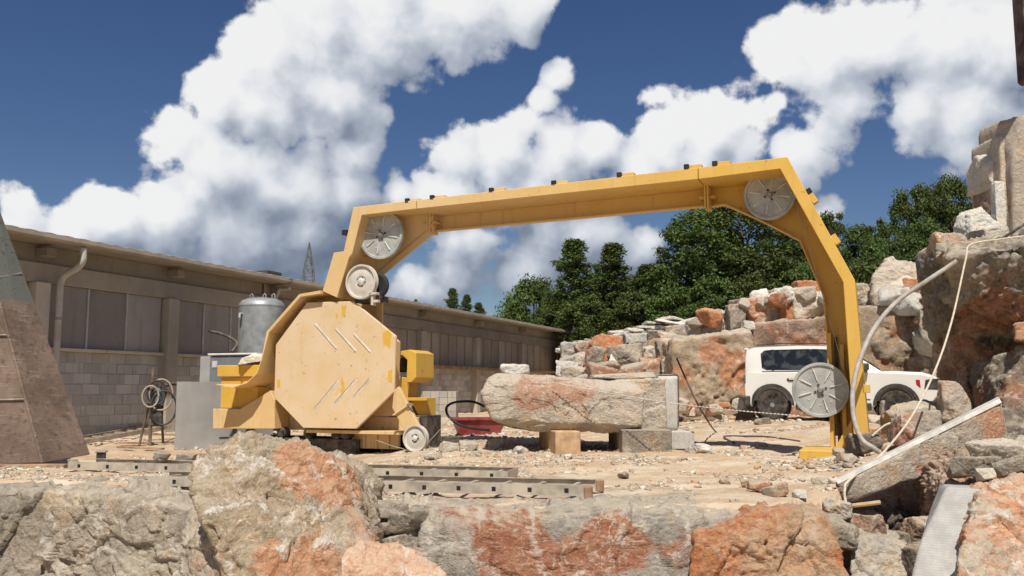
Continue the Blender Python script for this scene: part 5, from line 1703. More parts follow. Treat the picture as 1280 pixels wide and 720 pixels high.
MB().prism([(2.98, 0.80), (3.06, 0.73), (3.05, 0.90), (2.97, 0.90)], ycen - HW + 0.004, ycen - HW + 0.05).build('side_marker', M_redlamp, car, bevel=0.006)
MB().box(-0.83, -0.72, ycen - HW + 0.01, ycen - HW + 0.16, 0.82, 1.02).build('tail_lamp', M_lamp, car, bevel=0.02)
dh = MB().box(0.33, 0.58, ycen - HW - 0.0, ycen - HW + 0.03, 0.88, 0.94).build('door_handle', M_plastic, car, bevel=0.01)
MB().box(0.37, 0.54, ycen - HW - 0.025, ycen - HW - 0.002, 0.905, 0.93).build('handle_grip', M_car, dh, bevel=0.008)
dh = MB().box(1.28, 1.53, ycen - HW - 0.0, ycen - HW + 0.03, 0.88, 0.94).build('door_handle', M_plastic, car, bevel=0.01)
MB().box(1.32, 1.49, ycen - HW - 0.025, ycen - HW - 0.002, 0.905, 0.93).build('handle_grip', M_car, dh, bevel=0.008)
for gxx in (0.86, 1.93):
    MB().box(gxx - 0.006, gxx + 0.006, ycen - HW + 0.012, ycen - HW + 0.03, 0.42, 1.07).build('door_gap', M_black, car)
MB().box(0.5, 2.05, ycen - HW + 0.008, ycen - HW + 0.03, 0.47, 0.485).build('body_crease', M_plastic, car)
mr = MB().box(1.86, 2.04, ycen - HW - 0.17, ycen - HW - 0.01, 1.10, 1.26).build('wing_mirror', M_plastic, car, bevel=0.03)
MB().tube([(-0.3, ycen - 0.62, 1.70), (0.2, ycen - 0.62, 1.735), (1.1, ycen - 0.62, 1.725), (1.35, ycen - 0.62, 1.68)], 0.016, 8).build('roof_rail', M_plastic, car)
MB().box(-0.80, -0.58, ycen - 0.62, ycen + 0.62, 1.585, 1.63).build('roof_spoiler', M_car, car, bevel=0.02)


def car_wheel(cx, y):
    wl = MB().lathe([(0.20, 0.03), (0.245, 0.0), (0.32, 0.005), (WR, 0.04), (WR, 0.18), (0.32, 0.215), (0.2, 0.215)], (cx, y, WR), 'Y', 36).build('tyre', M_tyre, None, smooth=True)
    wl.parent = car
    rim = MB().lathe([(0.20, 0.035), (0.235, 0.012), (0.245, 0.03), (0.235, 0.10), (0.05, 0.11), (0.05, 0.16)], (cx, y, WR), 'Y', 30).build('rim', M_rim, wl, smooth=True)
    for k in range(5):
        a = 2 * math.pi * k / 5 + 0.3
        Mt = Matrix.Translation((cx, y, WR)) @ Matrix.Rotation(a, 4, 'Y')
        MB().prism([(0.03, -0.035), (0.22, -0.045), (0.22, 0.045), (0.03, 0.035)], 0.028, 0.06, Mt).build('spoke', M_rim, wl, bevel=0.006)
    MB().lathe([(0, 0.02), (0.05, 0.022), (0.06, 0.05)], (cx, y, WR), 'Y', 14).build('hub_cap', M_chrome, wl, smooth=True)


for cx in (0.0, WB):
    car_wheel(cx, ycen - HW + 0.02)
    car_wheel(cx, ycen + HW - 0.24)

# the tail is short: draw in the rear overhang
for ch_ in car.children:
    for v_ in ch_.data.vertices:
        if v_.co.x < -0.42:
            v_.co.x = -0.42 + (v_.co.x + 0.42) * 0.45
for (xa, xb) in ((0.018, 0.062), (0.818, 0.902)):
    pane('door_pillar', [(xa, 1.12), (xa, 1.59), (xb, 1.59), (xb, 1.12)], 0.016)

# ------------------------------------------------------------------ yard equipment
# steel tank
tp = at(324, 485, 18.6)
M_tank = simple('galvanised_tank', (0.34, 0.36, 0.36), 0.5, 0.35, 0.14, 3, 0.1, 0.4, (0.45, 0.42, 0.36), 0.25)
tank = empty('pressure_tank', (tp.x, tp.y, 0), 0, 'galvanised upright steel tank against the warehouse wall', 'tank')
TR, TH = 0.465, at(324, 383, 18.6).z
MB().lathe([(TR, 0.32), (TR, TH)], (0, 0, 0), 'Z', 40).build('shell', M_tank, tank, smooth=True)
MB().lathe([(TR + 0.002, TH + 0.002), (TR * 0.97, TH + 0.06), (TR * 0.86, TH + 0.115), (TR * 0.62, TH + 0.16), (TR * 0.3, TH + 0.18), (0, TH + 0.185)], (0, 0, 0), 'Z', 40).build('dome', M_tank, tank, smooth=True)
MB().lathe([(TR + 0.006, TH - 0.015), (TR + 0.006, TH + 0.008)], (0, 0, 0), 'Z', 40).build('weld_seam', M_tank, tank, smooth=True)
for dx in (-0.22, 0.05, 0.24):
    q = [(dx - 0.03, 0, TH + 0.13), (dx - 0.03, 0, TH + 0.24), (dx, 0, TH + 0.27), (dx + 0.03, 0, TH + 0.24), (dx + 0.03, 0, TH + 0.13)]
    MB().tube(q, 0.012, 8).build('lifting_lug', M_tank, tank)
MB().lathe([(0.03, 0), (0.03, 0.14), (0.045, 0.142), (0.045, 0.16)], (-0.30, -0.40, TH - 0.33), 'Y', 12).build('pipe_socket', M_tank, tank) if False else None
MB().tube([(-0.30, -0.33, TH - 0.18), (-0.33, -0.42, TH - 0.19), (-0.33, -0.43, TH - 0.28)], 0.028, 10).build('outlet_pipe', M_tank, tank, smooth=True)
for k in range(4):
    a = k * math.pi / 2 + 0.6
    MB().box(-0.05, 0.05, -0.01, 0.01, -0.02, 0.5, Matrix.Translation((TR * 0.95 * math.cos(a), TR * 0.95 * math.sin(a), 0)) @ Matrix.Rotation(a + math.pi / 2, 4, 'Z')).build('leg', M_tank, tank)
# bent grey pipe running from the wall to the tank
o = MB().tube(spline([at(262, 414, 19.0), at(278, 418, 18.8), at(296, 428, 18.5), at(290, 440, 18.3)], 6), 0.03, 8).build('feed_pipe', M_dark, None, smooth=True)
o.parent = tank
o.matrix_parent_inverse = Matrix.Translation((-tp.x, -tp.y, 0))

# control cabinet
cb = at(260, 485, 16.6)
M_cabl = simple('cabinet_grey', (0.40, 0.40, 0.38), 0.55, 0, 0.05, 3, 0.05)
M_cabd = simple('cabinet_dark', (0.20, 0.22, 0.23), 0.5, 0, 0.08, 3, 0.05)
cab = empty('control_cabinet', (cb.x, cb.y, 0), R(-22), 'grey electrical control cabinet with pale top beside the yellow ballast', 'cabinet')
CH_ = at(260, 442, 16.6).z
# local: near corner at the origin, long dark door towards +x, narrow pale side towards -x,+y
MB().box(0.0, 1.05, 0.03, 0.60, 0.0, CH_ - 0.04).build('body', M_cabl, cab, bevel=0.01)
dr = MB().box(0.02, 1.03, 0.0, 0.028, 0.06, CH_ - 0.06).build('door', M_cabd, cab, bevel=0.006)
MB().box(-0.02, 1.08, -0.03, 0.64, CH_ - 0.038, CH_).build('top', simple('cabinet_top', (0.70, 0.70, 0.66), 0.5, 0, 0.05, 3, 0.05), cab, bevel=0.01)
MB().box(0.08, 0.20, -0.008, -0.001, CH_ - 0.26, CH_ - 0.14).build('plate', simple('plate', (0.6, 0.6, 0.58), 0.5), dr)
MB().box(0.94, 0.97, -0.03, -0.001, 0.65, 0.8).build('handle', M_black, dr)
sd = MB().box(-0.30, -0.001, 0.10, 0.55, 0.0, CH_ - 0.05).build('side_housing', M_cabl, cab, bevel=0.01)

# loose steel panel with two holes, standing upright
p0, p1 = at(225, 566, 15.2), at(286, 566, 15.9)
pv = Vector((p1.x - p0.x, p1.y - p0.y, 0))
PL = pv.length
pan = empty('metal_sheet', (p0.x, p0.y, gz1(p0.x, p0.y) - 0.03), math.atan2(pv.y, pv.x), 'loose grey sheet steel panel with two round holes standing before the cabinet', 'panel')
PH = at(226, 477, p0.y).z - gz1(p0.x, p0.y) + 0.03


def perforated(w_, h, holes, th, r=0.016):
    bm = bmesh.new()
    # cells round each hole
    xs = sorted(set([0, w_] + [x - 0.04 for x, z in holes] + [x + 0.04 for x, z in holes]))
    zs = sorted(set([0, h] + [z - 0.04 for x, z in holes] + [z + 0.04 for x, z in holes]))
    vs, fs = [], []
    for i in range(len(xs) - 1):
        for j in range(len(zs) - 1):
            cx, cz2 = (xs[i] + xs[i + 1]) / 2, (zs[j] + zs[j + 1]) / 2
            hit = [h_ for h_ in holes if abs(h_[0] - cx) < 1e-3 and abs(h_[1] - cz2) < 1e-3]
            n0 = len(vs)
            if not hit:
                vs += [(xs[i], 0, zs[j]), (xs[i + 1], 0, zs[j]), (xs[i + 1], 0, zs[j + 1]), (xs[i], 0, zs[j + 1])]
                fs.append((n0, n0 + 1, n0 + 2, n0 + 3))
            else:
                K = 16
                for k in range(K):
                    a = 2 * math.pi * k / K
                    ca_, sa_ = math.cos(a), math.sin(a)
                    mm = max(abs(ca_), abs(sa_))
                    vs += [(cx + r * ca_, 0, cz2 + r * sa_), (cx + 0.04 * ca_ / mm, 0, cz2 + 0.04 * sa_ / mm)]
                for k in range(K):
                    k2 = (k + 1) % K
                    fs.append((n0 + 2 * k, n0 + 2 * k + 1, n0 + 2 * k2 + 1, n0 + 2 * k2))
    return vs, fs


vs, fs = perforated(PL, PH, [(PL * 0.12, PH * 0.50), (PL * 0.56, PH * 0.52)], 0.02)
mbp = MB()
mbp.add(vs, fs)
po = mbp.build('sheet', M_cabl, pan)
po.modifiers.new('thick', 'SOLIDIFY').thickness = 0.02
MB().box(0.0, PL, 0.022, 0.10, 0.0, 0.03).box(0.0, 0.03, 0.022, 0.20, 0.031, PH).build('folded_edge', M_cabl, pan)
MB().box(PL * 0.78, PL * 0.98, -0.012, 0.004, PH * 0.17, PH * 0.18).build('slot', M_black, pan)

# white sheet thrown over the ballast
q = at(318, 446, 12.9)
sh = hull_rock('dust_sheet', [at(296, 457, 14.75), at(303, 447, 14.75), at(318, 441, 14.8), at(328, 443, 14.8), at(330, 451, 14.8), at(298, 457, 15.3), at(328, 444, 15.3), at(330, 452, 15.3)], simple('white_cloth', (0.72, 0.66, 0.54), 0.9),
               'crumpled off-white cloth thrown over the yellow ballast boxes', 'cloth', level=5, seed=120, amp=0.02, freq=5, chip=0.6)

# rusty steel hopper leaning at the left
m, t, b = new_mat('rusty_steel')
co = t.n('ShaderNodeTexCoord').outputs['Object']
n1 = t.noise(co, 1.6, 7, 0.65)
n2 = t.noise(co, 14, 6, 0.7)
scr = t.noise(t.vmath('MULTIPLY', co, (2, 2, 22)), 2.0, 5, 0.7)
c = t.mix(t.step(n1, 0.3, 0.7), (0.13, 0.085, 0.06), (0.25, 0.18, 0.135))
c = t.mix(t.math('MULTIPLY', t.step(n2, 0.48, 0.7), 0.8), c, (0.07, 0.055, 0.045))
c = t.mix(t.math('MULTIPLY', t.step(scr, 0.54, 0.70), 0.7), c, (0.36, 0.31, 0.26))
sx = t.n('ShaderNodeSeparateXYZ')
t.l(co, sx.inputs[0])
pt = t.math('MULTIPLY', t.step(sx.outputs[2], 1.95, 2.05), t.step(n2, 0.62, 0.5))
c = t.mix(pt, c, (0.12, 0.135, 0.115))
t.l(c, b.inputs['Base Color'])
b.inputs['Roughness'].default_value = 0.75
b.inputs['Metallic'].default_value = 0.15
t.l(t.bump(t.math('ADD', n1, n2), 0.4, 0.015), b.inputs['Normal'])
M_rust = m
hb = gp(54, 578)
hop = empty('rusty_hopper', (hb.x, hb.y, 0), 0, 'tall tapering rusty steel hopper standing at the yard edge', 'hopper')
H0 = hb
B1_, B2_ = at(54, 578, hb.y), at(112, 568, hb.y + 0.75)
T1_, T2_ = at(-32, 255, hb.y + 0.25), at(-4, 255, hb.y + 0.55)
L1_, L1t = at(-140, 585, hb.y - 0.10), at(-150, 255, hb.y + 0.2)


def plate(name, quad, th, mat, root):
    n = (quad[1] - quad[0]).cross(quad[3] - quad[0]).normalized() * th
    qs = [p - H0 for p in quad]
    qs = qs + [p + n for p in qs]
    return MB().add(qs, [(0, 1, 2, 3), (7, 6, 5, 4), (0, 4, 5, 1), (1, 5, 6, 2), (2, 6, 7, 3), (3, 7, 4, 0)]).build(name, mat, root, bevel=0.004)


H0 = Vector((hb.x, hb.y, 0))
plate('side_plate', [B1_, B2_, T2_, T1_], -0.02, M_rust, hop)
plate('front_plate', [L1_, B1_ - Vector((0.012, 0, 0)), T1_ - Vector((0.012, 0, 0)), L1t], -0.02, M_rust, hop)
plate('back_plate', [B2_ + Vector((0, 0.02, 0)), L1_ + Vector((0, 1.2, 0)), L1t + Vector((0, 0.6, 0)), T2_ + Vector((0, 0.02, 0))], -0.02, M_rust, hop)


def lerp(a, b_, q_):
    return a + (b_ - a) * q_


for q_, w1 in ((0.70, 0.012), (0.235, 0.010)):
    a, b_ = lerp(B1_, T1_, q_) - H0, lerp(B2_, T2_, q_ + 0.02) - H0
    l_ = lerp(L1_, L1t, q_) - H0
    if q_ > 0.5:
        MB().tube([a + Vector((-0.01, -0.02, 0)), b_ + Vector((0, -0.02, 0))], w1, 8).build('weld_seam', M_steel, hop)
    else:
        MB().tube([l_ + Vector((0, -0.02, 0)), a + Vector((-0.01, -0.02, 0))], w1, 8).build('weld_seam', M_steel, hop)
a, b_, l_ = lerp(B1_, T1_, 0.48) - H0, lerp(B2_, T2_, 0.48) - H0, lerp(L1_, L1t, 0.48) - H0
MB().tube([l_ + Vector((0, -0.02, 0)), a + Vector((-0.01, -0.02, 0))], 0.009, 8).build('weld_seam', M_steel, hop)
MB().tube([B1_ - H0 + Vector((-0.005, -0.012, 0)), T1_ - H0 + Vector((-0.005, -0.012, 0))], 0.022, 8).build('corner_weld', M_rust, hop)
MB().box(-0.42, -0.36, -0.10, -0.055, 0.42, 0.425).build('slot', M_black, hop) if False else None
# plank under it
pk = gp(20, 586)
tag(MB().box(-0.75, 0.55, -0.07, 0.07, -0.01, 0.035).build('plank', M_wood, None, (pk.x, pk.y, gz1(pk.x, pk.y) + 0.01), bevel=0.006, rot=(0, 0, 0.05)), 'weathered plank lying at the foot of the rusty hopper', 'plank')

# ladders
M_ladder = simple('weathered_alloy', (0.50, 0.44, 0.35), 0.6, 0.2, 0.18, 5, 0.1, 0.4, (0.52, 0.44, 0.32), 0.55)


def ladder(pa, pb, width, label, rail_h=0.085, nr=14, holes=True, mat=None, group=None):
    d = Vector((pb.x - pa.x, pb.y - pa.y, 0))
    L = d.length
    mt = mat or M_ladder
    root = empty('ladder', (pa.x, pa.y, pa.z), math.atan2(d.y, d.x), label, 'ladder', group)
    dz = pb.z - pa.z
    root.rotation_euler = (0, -math.atan2(dz, L), math.atan2(d.y, d.x))
    for y in (0.0, width):
        # channel rail with open rung ends
        rl = MB().box(0, L, y - 0.003, y + 0.003, 0, rail_h).box(0, L, y + (0.0031 if y == 0 else -0.027), y + (0.027 if y == 0 else -0.0031), 0, 0.005).box(0, L, y + (0.0031 if y == 0 else -0.027), y + (0.027 if y == 0 else -0.0031), rail_h - 0.005, rail_h).build('rail', mt, root)
    for k in range(nr):
        x = 0.14 + (L - 0.28) * k / (nr - 1)
        MB().box(x - 0.016, x + 0.016, 0.0035, width - 0.0035, rail_h / 2 - 0.016, rail_h / 2 + 0.016).build('rung', mt, root)
        if holes:
            MB().box(x - 0.017, x + 0.017, -0.0060, -0.0032, rail_h / 2 - 0.017, rail_h / 2 + 0.017).box(x - 0.010, x + 0.010, -0.0075, -0.0061, rail_h / 2 - 0.010, rail_h / 2 + 0.010).build('rung_end', M_black, root)
    return root


def gl(px, py, dz=0.02):
    p = gp(px, py)
    return Vector((p.x, p.y, max(gz1(p.x, p.y), -0.02) + dz))


la = ladder(gl(166, 608, 0.03), gl(730, 628, 0.03), 0.52, 'longer aluminium ladder section lying along the ledge, its end bracket broken', nr=14)
lb_ = ladder(gl(70, 592, 0.02) + Vector((0, 0.25, 0)), gl(632, 607, 0.02) + Vector((0, 0.28, 0)), 0.45, 'shorter ladder section lying behind the longer ladder', nr=14)
for (px, py) in ((640, 605), (738, 622)):
    p = gl(px, py, 0.0)
    rt = la if px > 700 else lb_
    q = rt.matrix_world
LA = (gl(730, 628) - gl(166, 608)).length
for y in (0.0, 0.52):
    MB().box(LA + 0.001, LA + 0.07, y - 0.02, y + 0.02, -0.02, 0.08).build('end_foot', M_wood, la, bevel=0.01)
LB = (gl(632, 607) - gl(70, 592)).length
MB().box(LB + 0.001, LB + 0.012, -0.004, 0.454, 0.0, 0.085).build('end_plate', M_ladder, lb_)
p0, p1 = gp(105, 549), gp(214, 541)
ladder(Vector((p0.x, p0.y, gz1(p0.x, p0.y) + 0.03)), Vector((p1.x, p1.y, gz1(p1.x, p1.y) + 0.10)), 0.5, 'weathered timber ladder lying at the foot of the block wall', 0.08, 8, False, simple('grey_timber', (0.40, 0.33, 0.25), 0.85, 0, 0.18, 5))

# short steel post and odd bits by the ladders
p = gp(126, 580)
post = empty('steel_post', (p.x, p.y, gz1(p.x, p.y) - 0.02), 0.2, 'short square steel post with a flat cap beside the ladders', 'post')
MB().box(-0.045, 0.045, -0.045, 0.045, 0, 0.18).build('shaft', M_dark, post, bevel=0.004)
MB().box(-0.06, 0.06, -0.06, 0.06, 0.181, 0.20).build('cap', M_steel, post, bevel=0.004)
for k, (px, py, s) in enumerate([(232, 578, 0.16), (200, 588, 0.12), (440, 606, 0.1), (92, 580, 0.1)]):
    p = gp(px, py)
    box_rock('loose_stone', (p.x, p.y, gz1(p.x, p.y) + (0.08 if k in (1, 2) else -0.01)), (s * 1.3, s, s * 0.9), M_rock_grey, 'small grey stone lying by the ladder rails', 'stone', 'small stones by the ladders', level=4, seed=720 + k, rz=k)

# drill gear hung on the warehouse column
dq = at(196, 530, 16.0)
gear = empty('drilling_rig', (dq.x, dq.y, 0), R(20), 'old hand drilling rig wrapped in coiled hoses beside the block wall', 'drill')
M_hose_p = simple('pale_hose', (0.40, 0.32, 0.25), 0.7)
M_hose_d = simple('dark_hose', (0.05, 0.05, 0.05), 0.6)
zb = gz1(dq.x, dq.y)
MB().tube([(-0.10, 0, zb), (-0.10, 0, 1.25)], 0.03, 10).build('mast', M_rust, gear)
MB().tube([(0.12, 0.1, zb), (0.02, 0.0, 1.05)], 0.022, 8).build('stay', M_rust, gear)
MB().tube([(-0.28, 0.15, zb), (-0.10, 0.02, 0.9)], 0.022, 8).build('stay', M_rust, gear)
MB().box(-0.10, 0.10, -0.09, 0.05, 0.22, 0.62).build('motor_body', M_dark, gear, bevel=0.03)
MB().lathe([(0.04, 0.62), (0.07, 0.65), (0.07, 0.85), (0.03, 0.90)], (0.0, -0.05, 0), 'Z', 14).build('air_motor', simple('teal_paint', (0.10, 0.18, 0.18), 0.5), gear, smooth=True)
for k, (r, cx, cz2, mt) in enumerate([(0.22, 0.05, 0.78, M_hose_p), (0.17, -0.02, 0.82, M_hose_d), (0.24, 0.10, 0.55, M_hose_d), (0.15, -0.12, 0.75, M_hose_p)]):
    MB().tube([(cx + r * math.cos(a * 0.3) * (0.9), -0.10 - 0.015 * k + 0.01 * math.sin(a), cz2 + r * 1.25 * math.sin(a * 0.3)) for a in range(0, 22)], 0.017, 8).build('hose', mt, gear, smooth=True)
MB().tube(spline([(0.1, -0.1, 0.95), (0.35, 0.0, 0.98), (0.8, -0.1, 0.95)], 6), 0.03, 8).build('boom', M_dark, gear)

# pallet of concrete blocks by the far wall
pq = at(548, 524, 27.0)
pal = empty('block_stack', (pq.x, pq.y, gz1(pq.x, pq.y)), WRZ - math.pi / 2 + 0.3, 'stack of pale concrete blocks against the far warehouse wall', 'block stack')
M_palb = concrete('pale_block', (0.34, 0.305, 0.25), (0.40, 0.365, 0.305))
for lv in range(4):
    for k in range(4):
        MB().box(-0.5 + k * 0.26, -0.5 + k * 0.26 + 0.254, 0, 0.5, lv * 0.2, lv * 0.2 + 0.195).build('concrete_block', M_palb, pal, bevel=0.008)

# red tub and black hose loop
rq = at(598, 540, 17.0)
tub = empty('red_tub', (rq.x, rq.y, gz1(rq.x, rq.y)), 0.2, 'red plastic tub behind the limestone block', 'tub')
M_red = simple('red_plastic', (0.26, 0.025, 0.03), 0.5, 0, 0.1, 4, 0.05, 0.4, (0.5, 0.35, 0.28), 0.2)
mb = MB()
ring = lambda s, z: [(s * 0.46, s * 0.3, z), (-s * 0.46, s * 0.3, z), (-s * 0.46, -s * 0.3, z), (s * 0.46, -s * 0.3, z)]
vs = ring(0.8, 0) + ring(1.05, 0.30) + ring(1.0, 0.30) + ring(0.76, 0.03)
fs = [(3, 2, 1, 0), (12, 13, 14, 15)]
for k in range(3):
    for j in range(4):
        fs.append((4 * k + j, 4 * k + (j + 1) % 4, 4 * k + 4 + (j + 1) % 4, 4 * k + 4 + j))
mb.add(vs, fs)
mb.build('basin', M_red, tub)
MB().box(-0.50, 0.50, -0.345, -0.325, 0.27, 0.31).box(-0.50, 0.50, 0.325, 0.345, 0.27, 0.31).build('rim', M_red, tub)
hz = gz1(*at(575, 540, 15.5).xy)
tag(MB().tube(spline([at(612, 538, 15.2), at(580, 533, 15.2), at(562, 522, 15.3), at(558, 510, 15.4), at(568, 503, 15.5), at(590, 502, 15.6), at(606, 508, 15.5)], 8), 0.022, 8).build('rubber_hose', M_rubber, None, smooth=True), 'black rubber hose looping up beside the red tub', 'hose')
# dark beam lying behind the small guide wheel
bq = at(545, 546, 15.0)
tag(MB().box(-0.55, 0.45, -0.1, 0.1, -0.02, 0.14).build('steel_beam', M_dark, None, (bq.x, bq.y, gz1(bq.x, bq.y)), bevel=0.008, rot=(0, 0, -0.15)), 'dark steel beam lying on the ground behind the guide wheel', 'beam')
# broken boards at the wall foot
for k, (px, py, L, rz) in enumerate([(190, 548, 1.1, 0.15), (176, 552, 0.8, -0.1), (205, 545, 0.7, 0.4)]):
    p = gp(px, py)
    tag(MB().box(-L / 2, L / 2, -0.06, 0.06, 0, 0.03).build('board', M_wood, None, (p.x, p.y, gz1(p.x, p.y) + 0.01 + 0.03 * k), bevel=0.004, rot=(0, 0.03, rz)), 'broken board lying at the foot of the block wall', 'board', 'boards at the wall foot')

# ------------------------------------------------------------------ hoses, ropes, cables
M_hose = simple('grey_hose', (0.42, 0.38, 0.33), 0.7, 0, 0.12, 12)
M_rope = simple('pale_rope', (0.62, 0.54, 0.40), 0.9, 0, 0.1, 30)
M_cable = simple('brown_cable', (0.12, 0.08, 0.06), 0.7)
tag(MB().tube(spline([at(1196, 326, 10.75), at(1180, 337, 10.8), at(1160, 350, 10.8), at(1120, 378, 10.9), at(1092, 412, 10.6), at(1074, 452, 10.4), at(1066, 490, 10.3), at(1068, 525, 10.2), at(1078, 550, 10.1), at(1092, 560, 10.0), at(1100, 566, 10.0)], 10), 0.028, 10).build('air_hose', M_hose, None, smooth=True), 'thick grey hose arching from the overhang to the saw foot', 'hose')
tag(MB().tube(spline([at(1300, 293, 10.9), at(1250, 299, 10.85), at(1213, 306, 10.7), at(1207, 325, 10.6), at(1190, 400, 10.3), at(1170, 460, 9.8), at(1140, 520, 9.2), at(1100, 570, 8.3), at(1062, 600, 7.65), at(1056, 612, 7.55), at(1058, 630, 7.5), at(1070, 662, 7.3)], 10), 0.011, 8).build('rope', M_rope, None, smooth=True), 'thin cream rope hanging down over the overhang to the ledge', 'rope')
tag(MB().tube(spline([at(1090, 545, 10.2), at(1110, 530, 10.2), at(1140, 527, 10.2), at(1172, 534, 10.0), at(1195, 545, 9.6)], 8), 0.012, 8).build('rope', M_rope, None, smooth=True), 'short cream rope end lying over the rubble by the saw foot', 'rope')
tag(MB().tube([at(1240, 306, 12.0), at(1300, 268, 12.2)], 0.022, 8).build('iron_bar', M_dark, None), 'black iron bar propped at the foot of the upright slabs', 'bar')
tag(MB().tube([at(1050, 634, 7.35), at(1100, 628, 7.35)], 0.018, 8).build('timber_stick', M_timb, None), 'short timber stick bridging the gap below the leaning slab', 'stick')
cp_ = [at(846, 448, 14.0), at(858, 475, 13.4), at(875, 510, 12.9)] + [Vector((p.x, p.y, gz1(p.x, p.y) + 0.015)) for p in (gp(895, 545), gp(918, 556), gp(905, 550), gp(930, 551), gp(960, 553), gp(1000, 556))]
tag(MB().tube(spline(cp_, 8), 0.014, 8).build('power_cable', M_cable, None, smooth=True), 'brown cable hanging from the sawn slab and trailing to the saw foot', 'cable')
# beaded wire stretched from the block to the lower pulley
mb = MB()
a, b_ = at(690, 478, 12.6), at(1000, 520, 11.35)
N_ = 70
pts_ = [lerp(a, b_, k / N_) - Vector((0, 0, 0.06 * math.sin(math.pi * k / N_))) for k in range(N_ + 1)]
mb.tube(pts_, 0.003, 5)
for k in range(N_):
    q = lerp(pts_[k], pts_[k + 1], 0.5)
    d = (pts_[k + 1] - pts_[k]).normalized() * 0.012
    mb.tube([q - d, q + d], 0.009, 6)
tag(mb.build('beaded_wire', simple('wire_beads', (0.55, 0.50, 0.44), 0.6, 0.2), None), 'taut beaded cutting wire stretched from the block to the lower pulley', 'wire')

# ------------------------------------------------------------------ derrick at the right edge
M_arm = simple('dark_oxide_steel', (0.10, 0.06, 0.055), 0.7, 0.1, 0.25, 4, 0.3, 0.3, (0.4, 0.33, 0.26), 0.25)
der = empty('derrick_crane', (9.2, 12.4, 2.9), 0, 'rusty derrick with a heavy steel arm hanging at its boom end', 'crane')
hb0 = at(1291, 104, 11.0)
MB().box(-0.12, 0.12, -0.12, 0.12, -0.2, 5.6).build('mast', M_rust, der, bevel=0.01)
hx, hy, hz0 = hb0.x - 9.2, hb0.y - 12.4, hb0.z - 2.9
Lb = math.hypot(hx, hy)
Mt = Matrix.Rotation(math.atan2(hy, hx), 4, 'Z')
MB().box(0.125, Lb + 0.2, -0.09, 0.09, 5.1, 5.35, Mt).build('boom', M_rust, der, bevel=0.01)
MB().prism([(-0.13, hz0 + 0.04), (-0.09, hz0), (0.06, hz0), (0.13, hz0 + 0.12), (0.13, 5.09), (-0.13, 5.09)], -0.12, 0.12, Matrix.Translation((hx, hy, 0))).build('hanging_arm', M_arm, der, bevel=0.01)

# ------------------------------------------------------------------ lattice pylon beyond the warehouse
pq = at(382, 485, 150.0)
pyl = empty('power_pylon', (pq.x, pq.y, 0), 0.4, 'slim steel lattice pylon rising behind the warehouse roof', 'pylon')
PHT = at(382, 303, 150.0).z
M_pyl = simple('pylon_steel', (0.16, 0.17, 0.17), 0.6, 0.4)
for sx_ in (-1, 1):
    for sy_ in (-1, 1):
        MB().tube([(sx_ * 1.5, sy_ * 1.5, 0), (sx_ * 0.8, sy_ * 0.8, PHT * 0.8), (0, 0, PHT)], 0.10, 4).build('leg', M_pyl, pyl)
nl = 12
for k in range(nl):
    z0, z1 = PHT * 0.92 * k / nl, PHT * 0.92 * (k + 1) / nl
    wd = lambda z: (1.5 - 0.7 * z / (PHT * 0.8)) if z < PHT * 0.8 else 0.8 * (PHT - z) / (PHT * 0.2)
    a, b_ = wd(z0), wd(z1)
    mb = MB()
    for (p, q) in (((-a, -a, z0), (b_, -b_, z1)), ((a, -a, z0), (-b_, -b_, z1)), ((-a, a, z0), (b_, b_, z1)), ((a, a, z0), (-b_, b_, z1)), ((-b_, -b_, z1), (b_, -b_, z1)), ((-a, -a, z0), (-b_, b_, z1)), ((a, -a, z0), (b_, b_, z1))):
        mb.tube([p, q], 0.06, 4)
    mb.build('lattice_bay', M_pyl, pyl)

# ------------------------------------------------------------------ trees
def leaf_mat(name, c0, c1, c2):
    m, t, b = new_mat(name)
    ge = t.n('ShaderNodeNewGeometry')
    oi = t.n('ShaderNodeObjectInfo').outputs['Random']
    c = t.ramp(ge.outputs['Random Per Island'], [(0, c0), (0.5, c1), (1, c2)])
    hv = t.n('ShaderNodeHueSaturation')
    t.put(hv.inputs['Value'], t.math('MULTIPLY_ADD', oi, 0.4, 0.8))
    t.put(hv.inputs['Hue'], t.math('MULTIPLY_ADD', oi, 0.03, 0.485))
    t.l(c, hv.inputs['Color'])
    t.l(hv.outputs[0], b.inputs['Base Color'])
    b.inputs['Roughness'].default_value = 0.6
    b.inputs['Specular IOR Level'].default_value = 0.25
    tr = t.n('ShaderNodeBsdfTranslucent')
    t.l(hv.outputs[0], tr.inputs['Color'])
    mx = t.n('ShaderNodeMixShader')
    mx.inputs[0].default_value = 0.22
    t.l(b.outputs[0], mx.inputs[1])
    t.l(tr.outputs[0], mx.inputs[2])
    out = [n for n in t.t.nodes if n.type == 'OUTPUT_MATERIAL'][0]
    t.l(mx.outputs[0], out.inputs['Surface'])
    return m


M_leaf_d = leaf_mat('dark_leaf', (0.042, 0.066, 0.014), (0.082, 0.116, 0.027), (0.125, 0.165, 0.042))
M_leaf_m = leaf_mat('green_leaf', (0.052, 0.088, 0.017), (0.09, 0.135, 0.03), (0.135, 0.175, 0.045))
M_bark = concrete('bark', (0.09, 0.075, 0.06), (0.14, 0.12, 0.10), 3)


